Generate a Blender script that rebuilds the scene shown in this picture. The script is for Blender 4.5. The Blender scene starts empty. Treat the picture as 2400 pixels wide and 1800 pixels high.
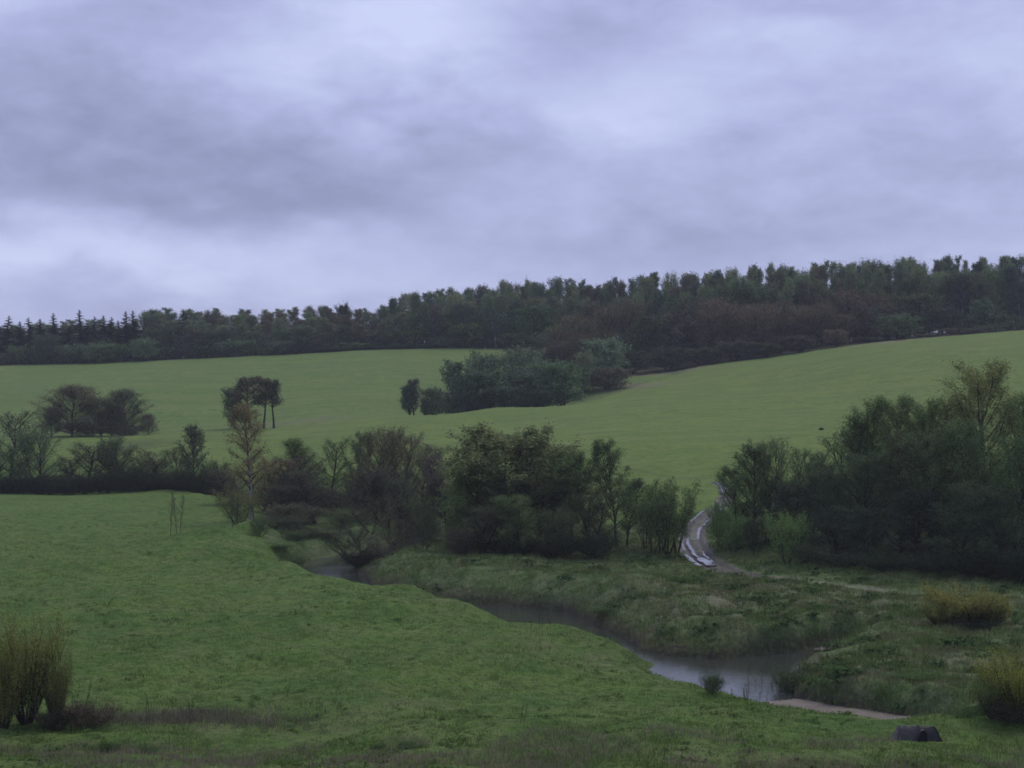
import bpy, math, random
import numpy as np
from math import radians

SC = bpy.context.scene
COL = SC.collection
F = 3806.0            # focal length in photo pixels (photo 2400 x 1800)
EYE = 20.0            # eye height above the flood plain (m)

# ------------------------------------------------------------------ camera
cam = bpy.data.cameras.new("camera"); camo = bpy.data.objects.new("camera", cam)
COL.objects.link(camo); SC.camera = camo
camo.location = (0, 0, EYE); camo.rotation_euler = (radians(90), 0, 0)
cam.sensor_width = 36.0; cam.lens = 36.0 * F / 2400.0
cam.clip_start = 0.5; cam.clip_end = 12000
SC.render.resolution_x = 1024; SC.render.resolution_y = 768
SC.view_settings.view_transform = 'Standard'
SC.view_settings.look = 'None'
SC.view_settings.gamma = 1.0
SC.view_settings.exposure = 0.0
SC.view_settings.use_curve_mapping = False
SC.cycles.max_bounces = 6; SC.cycles.diffuse_bounces = 2; SC.cycles.glossy_bounces = 2
SC.cycles.transmission_bounces = 2; SC.cycles.volume_bounces = 0; SC.cycles.transparent_max_bounces = 4
SC.cycles.use_denoising = True
SC.cycles.pixel_filter_type = 'BLACKMAN_HARRIS'; SC.cycles.filter_width = 1.7

# ------------------------------------------------------------------ node helper
class NT:
    def __init__(s, nt): s.nt = nt
    def n(s, typ, **kw):
        nd = s.nt.nodes.new(typ)
        for k, v in kw.items():
            if k.startswith('in_'):
                k2 = k[3:]; k2 = int(k2) if k2.isdigit() else k2
                s.set(nd.inputs[k2], v)
            else: setattr(nd, k, v)
        return nd
    def set(s, sock, v):
        if isinstance(v, bpy.types.NodeSocket): s.nt.links.new(v, sock)
        else:
            if isinstance(v, (tuple, list)) and len(v) == 3 and sock.type == 'RGBA': v = (*v, 1)
            sock.default_value = v
    def m(s, op, a, b=0.0, c=0.0, clamp=False):
        nd = s.nt.nodes.new('ShaderNodeMath'); nd.operation = op; nd.use_clamp = clamp
        s.set(nd.inputs[0], a); s.set(nd.inputs[1], b); s.set(nd.inputs[2], c)
        return nd.outputs[0]
    def mix(s, fac, a, b, mode='MIX'):
        nd = s.nt.nodes.new('ShaderNodeMix'); nd.data_type = 'RGBA'; nd.blend_type = mode
        s.set(nd.inputs[0], fac); s.set(nd.inputs[6], a); s.set(nd.inputs[7], b)
        return nd.outputs[2]
    def noise(s, vec, scale, detail=3, rough=0.5, dist=0.0, out=0):
        nd = s.nt.nodes.new('ShaderNodeTexNoise')
        if vec is not None: s.set(nd.inputs['Vector'], vec)
        nd.inputs['Scale'].default_value = scale; nd.inputs['Detail'].default_value = detail
        nd.inputs['Roughness'].default_value = rough; nd.inputs['Distortion'].default_value = dist
        return nd.outputs[out]
    def rng(s, v, a, b, c=0.0, d=1.0, smooth=False):
        nd = s.nt.nodes.new('ShaderNodeMapRange'); nd.clamp = True
        if smooth: nd.interpolation_type = 'SMOOTHSTEP'
        s.set(nd.inputs[0], v)
        for i, x in enumerate((a, b, c, d)): nd.inputs[i + 1].default_value = x
        return nd.outputs[0]

# ------------------------------------------------------------------ overcast evening sky
SUN_EL, SUN_AZ = radians(52), radians(28)      # weak sun behind cloud, high and ahead of the camera
world = bpy.data.worlds.new("World"); SC.world = world; world.use_nodes = True
world.node_tree.nodes.clear(); w = NT(world.node_tree)
out = w.n('ShaderNodeOutputWorld')
sky = w.n('ShaderNodeTexSky', sky_type='NISHITA', sun_disc=False, sun_elevation=SUN_EL, sun_rotation=SUN_AZ)
bg1 = w.n('ShaderNodeBackground', in_Color=sky.outputs[0], in_Strength=0.08)
tc = w.n('ShaderNodeTexCoord'); G = tc.outputs['Generated']
sep = w.n('ShaderNodeSeparateXYZ', in_0=G)
X, Y, Z = sep.outputs
az = w.m('MULTIPLY', w.m('ARCTAN2', X, Y), F)
el = w.m('MULTIPLY', w.m('ARCSINE', Z), F)
# ragged edges: shift the cloud field with noise
mp = w.n('ShaderNodeMapping', in_Vector=G); mp.inputs['Scale'].default_value = (1.0, 1.0, 2.2)
nz = w.noise(mp.outputs[0], 11.0, 4, 0.5, 0.3)
nz2 = w.noise(mp.outputs[0], 30.0, 3, 0.5, 0.2)
nz3 = w.noise(mp.outputs[0], 5.0, 2, 0.5, 0.5)
azd = w.m('ADD', az, w.m('MULTIPLY', w.m('SUBTRACT', nz, 0.5), 420.0))
eld = w.m('ADD', el, w.m('MULTIPLY', w.m('SUBTRACT', nz, 0.5), 230.0))
eld = w.m('ADD', eld, w.m('MULTIPLY', w.m('SUBTRACT', nz2, 0.5), 60.0))
def blob(u, v, su, sv, amp):
    a = w.m('MULTIPLY', w.m('SUBTRACT', azd, u - 1200.0), 1.0 / su)
    b = w.m('MULTIPLY', w.m('SUBTRACT', eld, 900.0 - v), 1.0 / sv)
    q = w.m('ADD', w.m('MULTIPLY', a, a), w.m('MULTIPLY', b, b))
    return w.m('MULTIPLY', w.m('EXPONENT', w.m('MULTIPLY', q, -0.7)), amp)
S = w.m('ADD', 0.51, w.m('MULTIPLY', w.m('SUBTRACT', nz, 0.5), 0.5))
S = w.m('ADD', S, w.m('MULTIPLY', w.m('SUBTRACT', nz2, 0.5), 0.34))
S = w.m('ADD', S, w.m('MULTIPLY', w.m('SUBTRACT', w.noise(mp.outputs[0], 65.0, 4, 0.6, 0.4), 0.5), 0.22))
S = w.m('ADD', S, w.m('MULTIPLY', w.m('SUBTRACT', nz3, 0.5), 0.35))
for bl in [(120, 440, 500, 80, -.30), (640, 490, 320, 52, -.32), (930, 380, 340, 95, -.22), (500, 340, 600, 110, -.12),
           (1400, 90, 160, 90, -.30), (450, 300, 420, 130, -.08), (1700, 400, 420, 80, -.12), (1520, 590, 480, 60, -.30), (2000, 520, 400, 60, -.14), (1930, 30, 170, 45, -.24),
           (280, 70, 260, 60, -.14), (30, 250, 260, 110, -.14), (560, 20, 160, 60, -.14), (2150, 200, 200, 120, -.10),
           (1000, 60, 210, 120, .5), (110, 590, 460, 52, .36), (620, 630, 480, 60, .24), (1470, 270, 190, 90, .32),
           (1780, 130, 220, 70, .30), (70, 10, 120, 60, .34), (680, 180, 200, 90, .16), (2350, 210, 120, 140, .16),
           (1280, 430, 250, 60, .10), (2250, 580, 250, 26, .14)]:
    S = w.m('ADD', S, blob(*bl))
ramp = w.n('ShaderNodeValToRGB', in_0=S); cr = ramp.color_ramp
cr.elements[0].position = 0.0; cr.elements[0].color = (.290, .318, .525, 1)
cr.elements[1].position = 1.0; cr.elements[1].color = (.635, .700, .990, 1)
e = cr.elements.new(0.45); e.color = (.442, .484, .775, 1)
bg2 = w.n('ShaderNodeBackground', in_Color=ramp.outputs[0], in_Strength=1.0)
mx = w.n('ShaderNodeMixShader', in_0=0.93, in_1=bg1.outputs[0], in_2=bg2.outputs[0])
w.nt.links.new(mx.outputs[0], out.inputs[0])

sun = bpy.data.lights.new("sun", 'SUN'); suno = bpy.data.objects.new("sun", sun); COL.objects.link(suno)
sun.energy = 1.5; sun.angle = radians(30); sun.color = (1.0, 0.93, 0.78)
# the lamp shines along its local -Z: point it from the sun's direction
suno.rotation_euler = (radians(90) - SUN_EL, 0, math.pi - SUN_AZ)

# ------------------------------------------------------------------ noise
def _h(ix, iy, seed):
    n = (ix.astype(np.int64) * 374761393 + iy.astype(np.int64) * 668265263 + seed * 974634777) & 0xffffffff
    n = ((n ^ (n >> 13)) * 1274126177) & 0xffffffff
    return ((n ^ (n >> 16)) & 0xffff) / 65535.0
def vnoise(x, y, seed=0):
    ix = np.floor(x); iy = np.floor(y); fx = x - ix; fy = y - iy
    fx = fx * fx * fx * (fx * (fx * 6 - 15) + 10); fy = fy * fy * fy * (fy * (fy * 6 - 15) + 10)
    a = _h(ix, iy, seed); b = _h(ix + 1, iy, seed); c = _h(ix, iy + 1, seed); d = _h(ix + 1, iy + 1, seed)
    return (a + (b - a) * fx) * (1 - fy) + (c + (d - c) * fx) * fy
def fbm(x, y, scale, oct=3, seed=0, gain=0.5):
    s = 0; a = 1.0; t = 0
    ca, sa = math.cos(0.6), math.sin(0.6)
    x = x / scale; y = y / scale
    for o in range(oct):
        s = s + a * vnoise(x, y, seed + o * 17); t += a; a *= gain
        x, y = (x * ca - y * sa) * 2.03 + 13.1, (x * sa + y * ca) * 2.03 + 7.7
    return s / t - 0.5
def sstep(a, b, x):
    t = np.clip((x - a) / (b - a), 0, 1); return t * t * (3 - 2 * t)

# ------------------------------------------------------------------ terrain: thin plate through surveyed points
def W(u, v, y):  # the world point seen at photo pixel (u, v) when it lies y metres ahead
    return ((u - 1200) / F * y, y, EYE - (v - 900) / F * y)
ctrl = []
for u in (-500, 0, 500, 1200, 1800, 2400, 2900):
    ctrl += [W(u, 1800, 85)]
for a in (-.7, -.35, 0, .35, .7):
    for y, z in ((3, 17.6), (20, 13.2), (40, 7.6), (60, 3.4), (72, 1.6)):
        ctrl.append((math.sin(a) * y, math.cos(a) * y, z))
P3 = [  # u, y, z   meadow terrace, flood plain
 (-400, 110, .3), (0, 110, .2), (500, 110, 0), (1100, 110, .1), (1700, 100, -.2), (2150, 92, 0), (2400, 100, .1), (2800, 110, .3),
 (-400, 150, .6), (0, 150, .5), (400, 150, .4), (800, 148, .5), (1200, 134, -.1), (1500, 122, -.4), (1700, 110, -.95), (1800, 106, -.9), (1950, 101.5, -.6),
 (-400, 210, .9), (0, 210, .7), (330, 200, .4), (520, 197, 1.2), (620, 190, .6), (400, 225, .2),
 (-400, 275, 1.2), (0, 278, 1.0), (250, 276, 1.1), (450, 274, .9), (560, 255, .4), (620, 225, .2),
 (-400, 320, 1.0), (0, 315, .9), (300, 312, 1.1), (520, 305, 1.6), (720, 265, .6), (900, 235, .2), (850, 205, 0), (900, 180, .2), (690, 183, .2), (665, 200, .5),
 (1000, 172, .2), (1150, 168, .2), (1400, 160, .3), (1600, 150, .3), (1800, 145, .2), (2000, 145, .2), (2200, 145, .2), (2400, 145, .3), (2800, 150, .5),
 (1850, 121, -.3), (2000, 121, 0), (2200, 118, .2), (2400, 118, .3), (2600, 120, .4),
 (1210, 185, .1), (1420, 185, .2), (1650, 181, .1), (1900, 175, .1), (2150, 166, .2), (2350, 163, .2), (2800, 170, 1),
 (1000, 215, .3), (1100, 245, 1.6), (1300, 225, 1.5), (1500, 215, 2.0), (1750, 200, 2.0), (2000, 200, 2.4), (2400, 200, 3.4), (2900, 200, 5)]
for u, y, z in P3: ctrl.append(((u - 1200) / F * y, y, z))
PV = [  # u, v, y   the crop fields on the far slope
 (1690, 1140, 232), (1500, 1100, 255), (1500, 1000, 318), (1500, 930, 405), (1650, 855, 520), (1800, 900, 430), (1900, 1000, 305),
 (2000, 870, 420), (2000, 812, 500), (2400, 778, 480), (2400, 860, 390), (2400, 960, 320), (2100, 1050, 262), (2400, 1060, 255), (2900, 745, 480), (2900, 900, 360), (2900, 1040, 260),
 (300, 1022, 372), (100, 1042, 362), (0, 1060, 355), (500, 1095, 306), (550, 1005, 385), (760, 990, 395), (950, 974, 404), (1160, 957, 412), (1370, 944, 420), (1480, 915, 450),
 (800, 1030, 340), (1000, 1055, 302), (1200, 1000, 350), (1250, 1060, 285), (750, 1110, 285), (-400, 1060, 360),
 (300, 985, 425), (0, 1000, 430), (0, 920, 500), (300, 900, 505), (300, 848, 600), (0, 853, 600), (-400, 855, 600), (-400, 930, 500),
 (600, 960, 440), (600, 900, 505), (600, 834, 600), (900, 935, 455), (900, 870, 530), (900, 819, 600), (1150, 817, 600), (1150, 880, 515),
 (1300, 905, 480), (1430, 912, 462), (1560, 872, 512), (1300, 850, 545)]
for p in PV: ctrl.append(W(*p))
for u, y, z in [(1000, 426, 9.8), (1180, 434, 11.0), (1330, 444, 13.4), (300, 392, 7.0), (600, 410, 9.4),
                (-400, 700, 33), (300, 700, 32.5), (900, 700, 37), (1500, 700, 40), (2000, 700, 42), (2400, 700, 43), (2900, 700, 44),
                (1700, 580, 31), (2100, 600, 37), (2500, 600, 41)]:
    ctrl.append(((u - 1200) / F * y, y, z))
for a in (-.7, -.3, 0, .3, .7):
    for r, z in ((1100, 44), (2500, 50), (6000, 50)):
        ctrl.append((math.sin(a) * r, math.cos(a) * r, z))
for a in (-.75, .75):
    for r, z in ((110, 1), (160, 2), (220, 4), (300, 7), (400, 16), (520, 28)): ctrl.append((math.sin(a) * r, math.cos(a) * r, z))
ctrl = np.array(ctrl)
AMAX = 0.8
def _feat(x, y):
    r = np.maximum(np.hypot(x, y), 2.5); a = np.clip(np.arctan2(x, y), -AMAX, AMAX)
    return a * 5.0, np.log(r) * 2.2
_ca, _cr = _feat(ctrl[:, 0], ctrl[:, 1])
def _phi(a, r, ca, cr_):
    d = (a[:, None] - ca[None]) ** 2 + (r[:, None] - cr_[None]) ** 2
    return d * np.log(d + 1e-9)
n = len(ctrl)
K = np.zeros((n + 3, n + 3)); K[:n, :n] = _phi(_ca, _cr, _ca, _cr) + np.eye(n) * 2e-3
K[:n, n] = 1; K[:n, n + 1] = _ca; K[:n, n + 2] = _cr; K[n:, :n] = K[:n, n:].T
_w = np.linalg.solve(K, np.concatenate([ctrl[:, 2], np.zeros(3)]))
def base(x, y):
    x = np.asarray(x, float).ravel(); y = np.asarray(y, float).ravel(); o = np.empty(len(x))
    for i in range(0, len(x), 20000):
        a, r = _feat(x[i:i + 20000], y[i:i + 20000])
        o[i:i + 20000] = _phi(a, r, _ca, _cr) @ _w[:n] + _w[n] + a * _w[n + 1] + r * _w[n + 2]
    return o

# ------------------------------------------------------------------ stream course and track
def spline(pts, step=0.5):
    p = np.array(pts, float); p = np.vstack([2 * p[0] - p[1], p, 2 * p[-1] - p[-2]]); o = []
    for i in range(1, len(p) - 2):
        L = np.linalg.norm(p[i + 1, :2] - p[i, :2]); k = max(2, int(L / step))
        t = np.linspace(0, 1, k, endpoint=False)[:, None]
        o.append(.5 * ((2 * p[i]) + (-p[i - 1] + p[i + 1]) * t + (2 * p[i - 1] - 5 * p[i] + 4 * p[i + 1] - p[i + 2]) * t ** 2 + (-p[i - 1] + 3 * p[i] - 3 * p[i + 1] + p[i + 2]) * t ** 3))
    o.append(p[-2:-1]); return np.vstack(o)
def UY(u, y, *r): return ((u - 1200) / F * y, y, *r)
WL = -2.0
# x, y, half width, bed height
stream = spline([UY(-500, 292, 3, -2.8), UY(100, 293, 3, -2.8), UY(480, 289, 3, -2.8), UY(700, 276, 3, -2.8), UY(880, 256, 3, -2.8), UY(975, 240, 3, -2.8), UY(985, 228, 3, -2.8),
                 UY(930, 217, 3.4, -2.8), UY(865, 207, 4, -2.8), UY(800, 200, 4.4, -2.8), UY(768, 191, 3.8, -2.8), UY(785, 181, 3.6, -2.8), UY(840, 173, 2.6, -2.8), UY(940, 166, 2.0, -2.8), UY(1040, 161.5, 2.2, -2.8), UY(1150, 158.0, 3.6, -2.8), UY(1250, 152.2, 4.2, -2.7),
                 UY(1350, 142.6, 3.2, -2.7), UY(1450, 135.8, 1.6, -2.8), UY(1510, 132.2, 1.5, -2.8), UY(1560, 130.2, 2.0, -2.8), UY(1630, 127, 3.6, -2.9), UY(1725, 121.8, 5.0, -2.8)], .6)
arm_a = spline([UY(1725, 125, 4.0, -2.7), UY(1800, 128.2, 2.8, -2.7), UY(1870, 130.4, 2.4, -2.6), UY(1930, 132.6, 2.0, -2.15), UY(1960, 134.5, 1.5, -1.9), UY(2020, 137.5, .9, -1.6), UY(2060, 139.5, .3, -1.2)], .5)
arm_b = spline([UY(1725, 119.5, 4, -2.7), UY(1775, 114.6, 2.6, -2.2), UY(1830, 111.6, 2.0, -1.9), UY(1890, 109.6, 1.8, -1.78), UY(1960, 107.2, 1.9, -1.65), UY(2050, 105, 1.7, -1.5), UY(2110, 103, 1.5, -1.2), UY(2190, 101, 1.2, -.6)], .5)
def seg_dist(x, y, pl):
    """distance to a polyline, its attributes there, and the side (+ right of the walking direction)"""
    n_ = len(x); bd = np.full(n_, 1e9); bi = np.zeros(n_, int)
    for i in range(0, len(pl)):
        d = (x - pl[i, 0]) ** 2 + (y - pl[i, 1]) ** 2
        m = d < bd; bd[m] = d[m]; bi[m] = i
    j = np.clip(bi, 0, len(pl) - 2); t = pl[j + 1, :2] - pl[j, :2]
    side = t[:, 0] * (y - pl[bi, 1]) - t[:, 1] * (x - pl[bi, 0])   # >0: left of walking direction = far bank
    return np.sqrt(bd), pl[bi, 2:], side, bi
TRK = [(1676, 1126, .8), (1690, 1134, .9), (1700, 1152, 1.0), (1692, 1178, 1.15), (1660, 1203, 1.5), (1632, 1230, 1.55), (1622, 1258, 1.6), (1630, 1288, 1.7), (1660, 1318, 1.8), (1712, 1340, 1.6),
       (1790, 1350, 1.3), (1880, 1360, 1.25), (1980, 1372, 1.25), (2080, 1384, 1.2), (2190, 1391, 1.2), (2330, 1396, 1.2), (2500, 1402, 1.2)]
def ray_hit(u, v, y0=70., y1=760.):
    ys = np.arange(y0, y1, .4); xs = (u - 1200) / F * ys; zs = EYE - (v - 900) / F * ys
    h = base(xs, ys); k = np.nonzero(h >= zs)[0]
    return (xs[k[0]], ys[k[0]]) if len(k) else (xs[-1], ys[-1])
track = spline([(*ray_hit(u, v), hw) for u, v, hw in TRK], .4)

BUMPS = [(*ray_hit(u, v), rx, ry, a_) for u, v, rx, ry, a_ in
         [(590, 1250, 3.5, 4.5, 1.8), (500, 1262, 4.5, 3.2, 1.2), (440, 1300, 6, 4, -1.0), (560, 1292, 3.5, 2.5, -.7), (200, 1330, 8, 4, .7), (900, 1430, 7, 3, .6), (300, 1450, 9, 4, .6), (1100, 1560, 6, 3, .5), (700, 1560, 7, 3, -.5), (1890, 1566, 3.5, 2, -.5), (560, 1300, 4, 3.5, -.5), (620, 1335, 6, 5, .8), (1330, 1375, 5, 6, .8), (1500, 1375, 6, 5, .9), (1560, 1420, 7, 3, .6), (2030, 1570, 4, 4, .6), (2130, 1630, 4, 2.5, .6), (1420, 1440, 6, 3, .5), (1050, 1330, 8, 5, .6), (2250, 1520, 6, 3, .5)]]
def terrain(x, y, detail=True):
    x = np.asarray(x, float).ravel(); y = np.asarray(y, float).ravel()
    h = base(x, y); r = np.hypot(x, y)
    info = dict(track=np.zeros(len(x)), rut=np.zeros(len(x)), gravel=np.zeros(len(x)), bank=np.zeros(len(x)), plain=np.zeros(len(x)))
    near = (y > 75) & (y < 330) & (np.abs(np.arctan2(x, y)) < .62)
    xi, yi = x[near], y[near]; hi = h[near]
    ds, at, side, bi = seg_dist(xi, yi, stream)
    da, aa, sa, ba = seg_dist(xi, yi, arm_a); db, ab, sb, bb = seg_dist(xi, yi, arm_b)
    far = (side > 0) & (yi < 235) & (yi > 100)
    far = far | ((sb > 0) & (yi > 90) & (yi < 150) & (xi > (1780 - 1200) / F * yi)) & ((xi < (2190 - 1200) / F * yi) | (yi > 99))
    plain = np.where(far, 1.0, 0.0) * sstep(230, 200, yi) * sstep(0, 5, np.minimum(np.minimum(ds, da), db) - 3)
    plain_full = np.where(far, 1.0, 0.0) * sstep(230, 200, yi)
    if detail:
        def dome(sc, sd): return np.sqrt(np.abs(vnoise(xi / sc + fbm(xi, yi, sc * 1.5, 2, sd) * 1.2, yi / sc, sd) - .5) * 2 + .02)
        tus = dome(5.5, 5) * .75 + dome(2.3, 6) * .38 + np.maximum(fbm(xi, yi, .9, 2, 9), 0) * .5 + fbm(xi, yi, 14, 2, 31) * 1.3 - .6
        dt0 = seg_dist(xi, yi, track[::4])[0]
        hi = hi + plain_full * tus * (.22 + .78 * sstep(1.6, 7, dt0))
        mead = (1 - plain_full)
        hi = hi + mead * (fbm(xi, yi, 13, 2, 3) * 1.3 + fbm(xi, yi, 5, 2, 23) * .5 + fbm(xi, yi * 1.3, 1.6, 3, 4) * .34 + np.maximum(fbm(xi, yi * 1.5, 5.0, 2, 14) - .12, 0) * .9) * sstep(300, 200, yi)
        for bx, by, brx, bry, ba_ in BUMPS: hi = hi + ba_ * np.exp(-((xi - bx) / brx) ** 2 - ((yi - by) / bry) ** 2)
    # the near terrace swells along the cut bank
    wob = fbm(xi, yi, 4.0, 3, 77)
    def carve(hi, d, hw, bed, w_near, w_far, sd):
        d = d + wob * 1.8
        wd = np.where(sd > 0, w_far, w_near)
        t = np.clip((d - hw) / wd, 0, 1); t = np.where(sd > 0, t ** .62, t * t * (3 - 2 * t))
        inside = np.clip(1 - (d / np.maximum(hw, .1)) ** 2, 0, 1)
        low = WL - .05 + (bed - WL + .05) * np.sqrt(inside)
        return np.where(d < hw, np.minimum(hi, low), np.minimum(hi, (WL - .05) + (hi - WL + .05) * t))
    hi2 = carve(hi, ds, at[:, 0], at[:, 1], 4.0, 5.0, side)
    # side arms: bed may lie above the water, floor profile flat
    def arm(hi, d, hw, bed, wd):
        d = d + wob * .9
        t = np.clip((d - hw) / wd, 0, 1); t = t * (2 - t)
        return np.minimum(hi, np.where(d < hw, bed, bed + (hi - bed) * t))
    hi2 = arm(hi2, da, aa[:, 0], aa[:, 1], np.where(sa > 0, 1.5, 1.8))
    hi2 = arm(hi2, db, ab[:, 0], ab[:, 1], np.where(sb > 0, 1.5, 3.2))
    gr = np.maximum(sstep(.1, -.3, da + wob * .9 - aa[:, 0]) * sstep(1860, 1900, 1200 + xi / yi * F) * sstep(2060, 2000, 1200 + xi / yi * F), sstep(.1, -.3, db + wob * .9 - ab[:, 0]) * sstep(1790, 1815, 1200 + xi / yi * F) * sstep(2180, 2080, 1200 + xi / yi * F))
    cut = hi - hi2
    # wheel ruts
    dt, tt, st, ti = seg_dist(xi, yi, track)
    hwt = tt[:, 0]; dj = dt + fbm(xi, yi, 1.2, 2, 55) * .7
    trk = sstep(.35, -.1, dj - hwt)
    worn = np.where(1200 + xi / yi * F > 1800, .7, 1.0)
    rut = (np.exp(-((dt - hwt * .52) / .3) ** 2)) * trk
    hi2 = hi2 - rut * .16 * worn + trk * fbm(xi, yi, .9, 2, 66) * .12 - trk * .12
    h[near] = hi2
    info['track'][near] = trk; info['rut'][near] = rut; info['gravel'][near] = gr
    info['bank'][near] = sstep(.15, .9, cut) ; info['plain'][near] = plain_full
    if detail:
        h = h + fbm(x, y, 60, 2, 41) * 1.0 * sstep(330, 420, r) * sstep(5000, 2000, r)
    return h, info
def ground(x, y):
    return float(terrain(np.array([x]), np.array([y]))[0][0])

# ------------------------------------------------------------------ mesh helpers
def mk_mesh(name, V, faces, mats=None, fmat=None, smooth=True):
    V = np.ascontiguousarray(V, np.float32); me = bpy.data.meshes.new(name)
    if isinstance(faces, np.ndarray): faces = [faces]
    faces = [f for f in faces if len(f)]
    nl = sum(f.size for f in faces); nf = sum(len(f) for f in faces)
    me.vertices.add(len(V)); me.vertices.foreach_set('co', V.ravel())
    me.loops.add(nl); me.loops.foreach_set('vertex_index', np.concatenate([f.ravel() for f in faces]).astype(np.int32))
    ls = []; o = 0
    for f in faces:
        k = f.shape[1]; ls.append(o + np.arange(len(f)) * k); o += f.size
    me.polygons.add(nf); me.polygons.foreach_set('loop_start', np.concatenate(ls).astype(np.int32))
    if fmat is not None: me.polygons.foreach_set('material_index', np.asarray(fmat, np.int32))
    me.polygons.foreach_set('use_smooth', np.full(nf, smooth))
    me.update(calc_edges=True)
    for m_ in (mats or []): me.materials.append(m_)
    return me
def link(name, me, parent=None, **props):
    o = bpy.data.objects.new(name, me); COL.objects.link(o)
    if parent is not None: o.parent = parent
    for k, v in props.items(): o[k] = v
    return o
def attr(me, name, arr):
    a = me.attributes.new(name, 'FLOAT', 'POINT'); a.data.foreach_set('value', np.ascontiguousarray(arr, np.float32))
# ------------------------------------------------------------------ materials
def mat(name):
    m = bpy.data.materials.new(name); m.use_nodes = True; m.node_tree.nodes.clear()
    t = NT(m.node_tree); o = t.n('ShaderNodeOutputMaterial'); return m, t, o
def P(t, o, col, rough=.9, spec=.2, normal=None, **kw):
    b = t.n('ShaderNodeBsdfPrincipled', in_Roughness=rough); t.set(b.inputs['Base Color'], col)
    b.inputs['Specular IOR Level'].default_value = spec
    if normal is not None: t.set(b.inputs['Normal'], normal)
    for k, v in kw.items(): t.set(b.inputs[k.replace('_', ' ')], v)
    t.nt.links.new(b.outputs[0], o.inputs[0]); return b
def bump(t, h, strength, dist):
    return t.n('ShaderNodeBump', in_Height=h, in_Strength=strength, in_Distance=dist).outputs[0]
def att(t, name): return t.n('ShaderNodeAttribute', attribute_name=name).outputs['Fac']

def grass_mat(name, c1, c2, c3, dead, bare, fine=6.0):
    m, t, o = mat(name); pos = t.n('ShaderNodeNewGeometry').outputs['Position']
    big = t.noise(pos, .035, 3, .55); mid = t.noise(pos, .35, 4, .6); sm = t.noise(pos, 2.4, 4, .65); fi = t.noise(pos, fine * 1.8, 3, .7)
    one = t.noise(pos, 1.0, 4, .65, .4); wide = t.noise(pos, .09, 3, .6, .8)
    c = t.mix(t.rng(big, .40, .60), c1, c2)
    c = t.mix(t.rng(wide, .48, .60, 0, .7), c, tuple(x * k_ for x, k_ in zip(c1, (.68, .80, .95))))
    c = t.mix(t.rng(wide, .46, .36, 0, .6), c, tuple(x * k_ for x, k_ in zip(c2, (1.25, 1.0, 1.45))))
    c = t.mix(t.rng(mid, .44, .60, 0, .75), c, c3)
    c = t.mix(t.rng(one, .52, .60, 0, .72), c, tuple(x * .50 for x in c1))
    c = t.mix(t.rng(one, .46, .38, 0, .45), c, tuple(x * 1.35 for x in c3))
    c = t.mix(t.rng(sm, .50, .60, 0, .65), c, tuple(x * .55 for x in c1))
    c = t.mix(t.rng(fi, .50, .66, .0, .45), c, tuple(x * 1.7 for x in c2))
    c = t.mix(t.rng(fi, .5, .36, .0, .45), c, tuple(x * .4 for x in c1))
    d = t.m('MULTIPLY', att(t, 'dead'), t.rng(t.m('ADD', t.m('MULTIPLY', sm, .6), t.m('MULTIPLY', mid, .4)), .42, .56))
    c = t.mix(t.m('MULTIPLY', d, .75), c, dead)
    c = t.mix(t.m('MULTIPLY', att(t, 'bare'), t.rng(sm, .35, .6, .45, 1.0)), c, bare)
    hgt = t.m('ADD', t.m('MULTIPLY', sm, .6), t.m('MULTIPLY', fi, .4))
    P(t, o, c, .95, .12, bump(t, hgt, 1.0, .4)); return m
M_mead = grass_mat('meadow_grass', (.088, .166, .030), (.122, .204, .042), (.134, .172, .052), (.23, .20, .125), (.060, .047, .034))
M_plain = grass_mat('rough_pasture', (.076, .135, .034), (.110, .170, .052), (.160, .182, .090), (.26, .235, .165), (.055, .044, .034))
# young crop on the far slope, fine drill rows lost in grain
m, t, o = mat('young_crop'); pos = t.n('ShaderNodeNewGeometry').outputs['Position']
big = t.noise(pos, .011, 4, .55, 1.0); mid = t.noise(pos, .07, 4, .6); fi = t.noise(pos, 1.1, 4, .75)
mp_ = t.n('ShaderNodeMapping', in_Vector=pos); mp_.inputs['Scale'].default_value = (.03, .45, .03); mp_.inputs['Rotation'].default_value = (0, 0, .25)
rows = t.noise(mp_.outputs[0], .5, 3, .6)
c = t.mix(t.rng(big, .40, .60), (.086, .172, .027), (.114, .188, .031))
c = t.mix(t.m('MULTIPLY', att(t, 'back'), .85), c, (.056, .148, .056))
c = t.mix(t.rng(mid, .45, .62, 0, .5), c, (.128, .158, .048))
g1 = t.noise(pos, .5, 5, .75); g2 = t.noise(pos, 1.6, 3, .7)
c = t.mix(t.rng(g1, .50, .58, 0, .65), c, (.165, .212, .040))
c = t.mix(t.rng(g1, .50, .42, 0, .65), c, (.048, .090, .020))
g3 = t.noise(pos, .13, 5, .75, .5)
c = t.mix(t.rng(g3, .50, .57, 0, .55), c, (.062, .122, .028))
c = t.mix(t.rng(g3, .49, .43, 0, .5), c, (.150, .205, .050))
c = t.mix(t.rng(t.noise(pos, .028, 3, .5, 1.5), .46, .56, 0, .45), c, (.078, .150, .034))
c = t.mix(t.rng(g2, .50, .38, 0, .5), c, (.060, .100, .026))
c = t.mix(t.rng(rows, .46, .58, 0, .4), c, (.140, .180, .06))
c = t.mix(t.rng(fi, .35, .7, 0, .6), c, (.16, .20, .05))
c = t.mix(t.m('MULTIPLY', att(t, 'dead'), t.rng(mid, .3, .55, .4, .9)), c, (.19, .165, .115))
c = t.mix(t.m('MULTIPLY', att(t, 'bare'), .8), c, (.055, .065, .035))
P(t, o, c, .95, .1, bump(t, fi, .5, .3)); M_crop = m
m, t, o = mat('forest_litter'); pos = t.n('ShaderNodeNewGeometry').outputs['Position']
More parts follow.
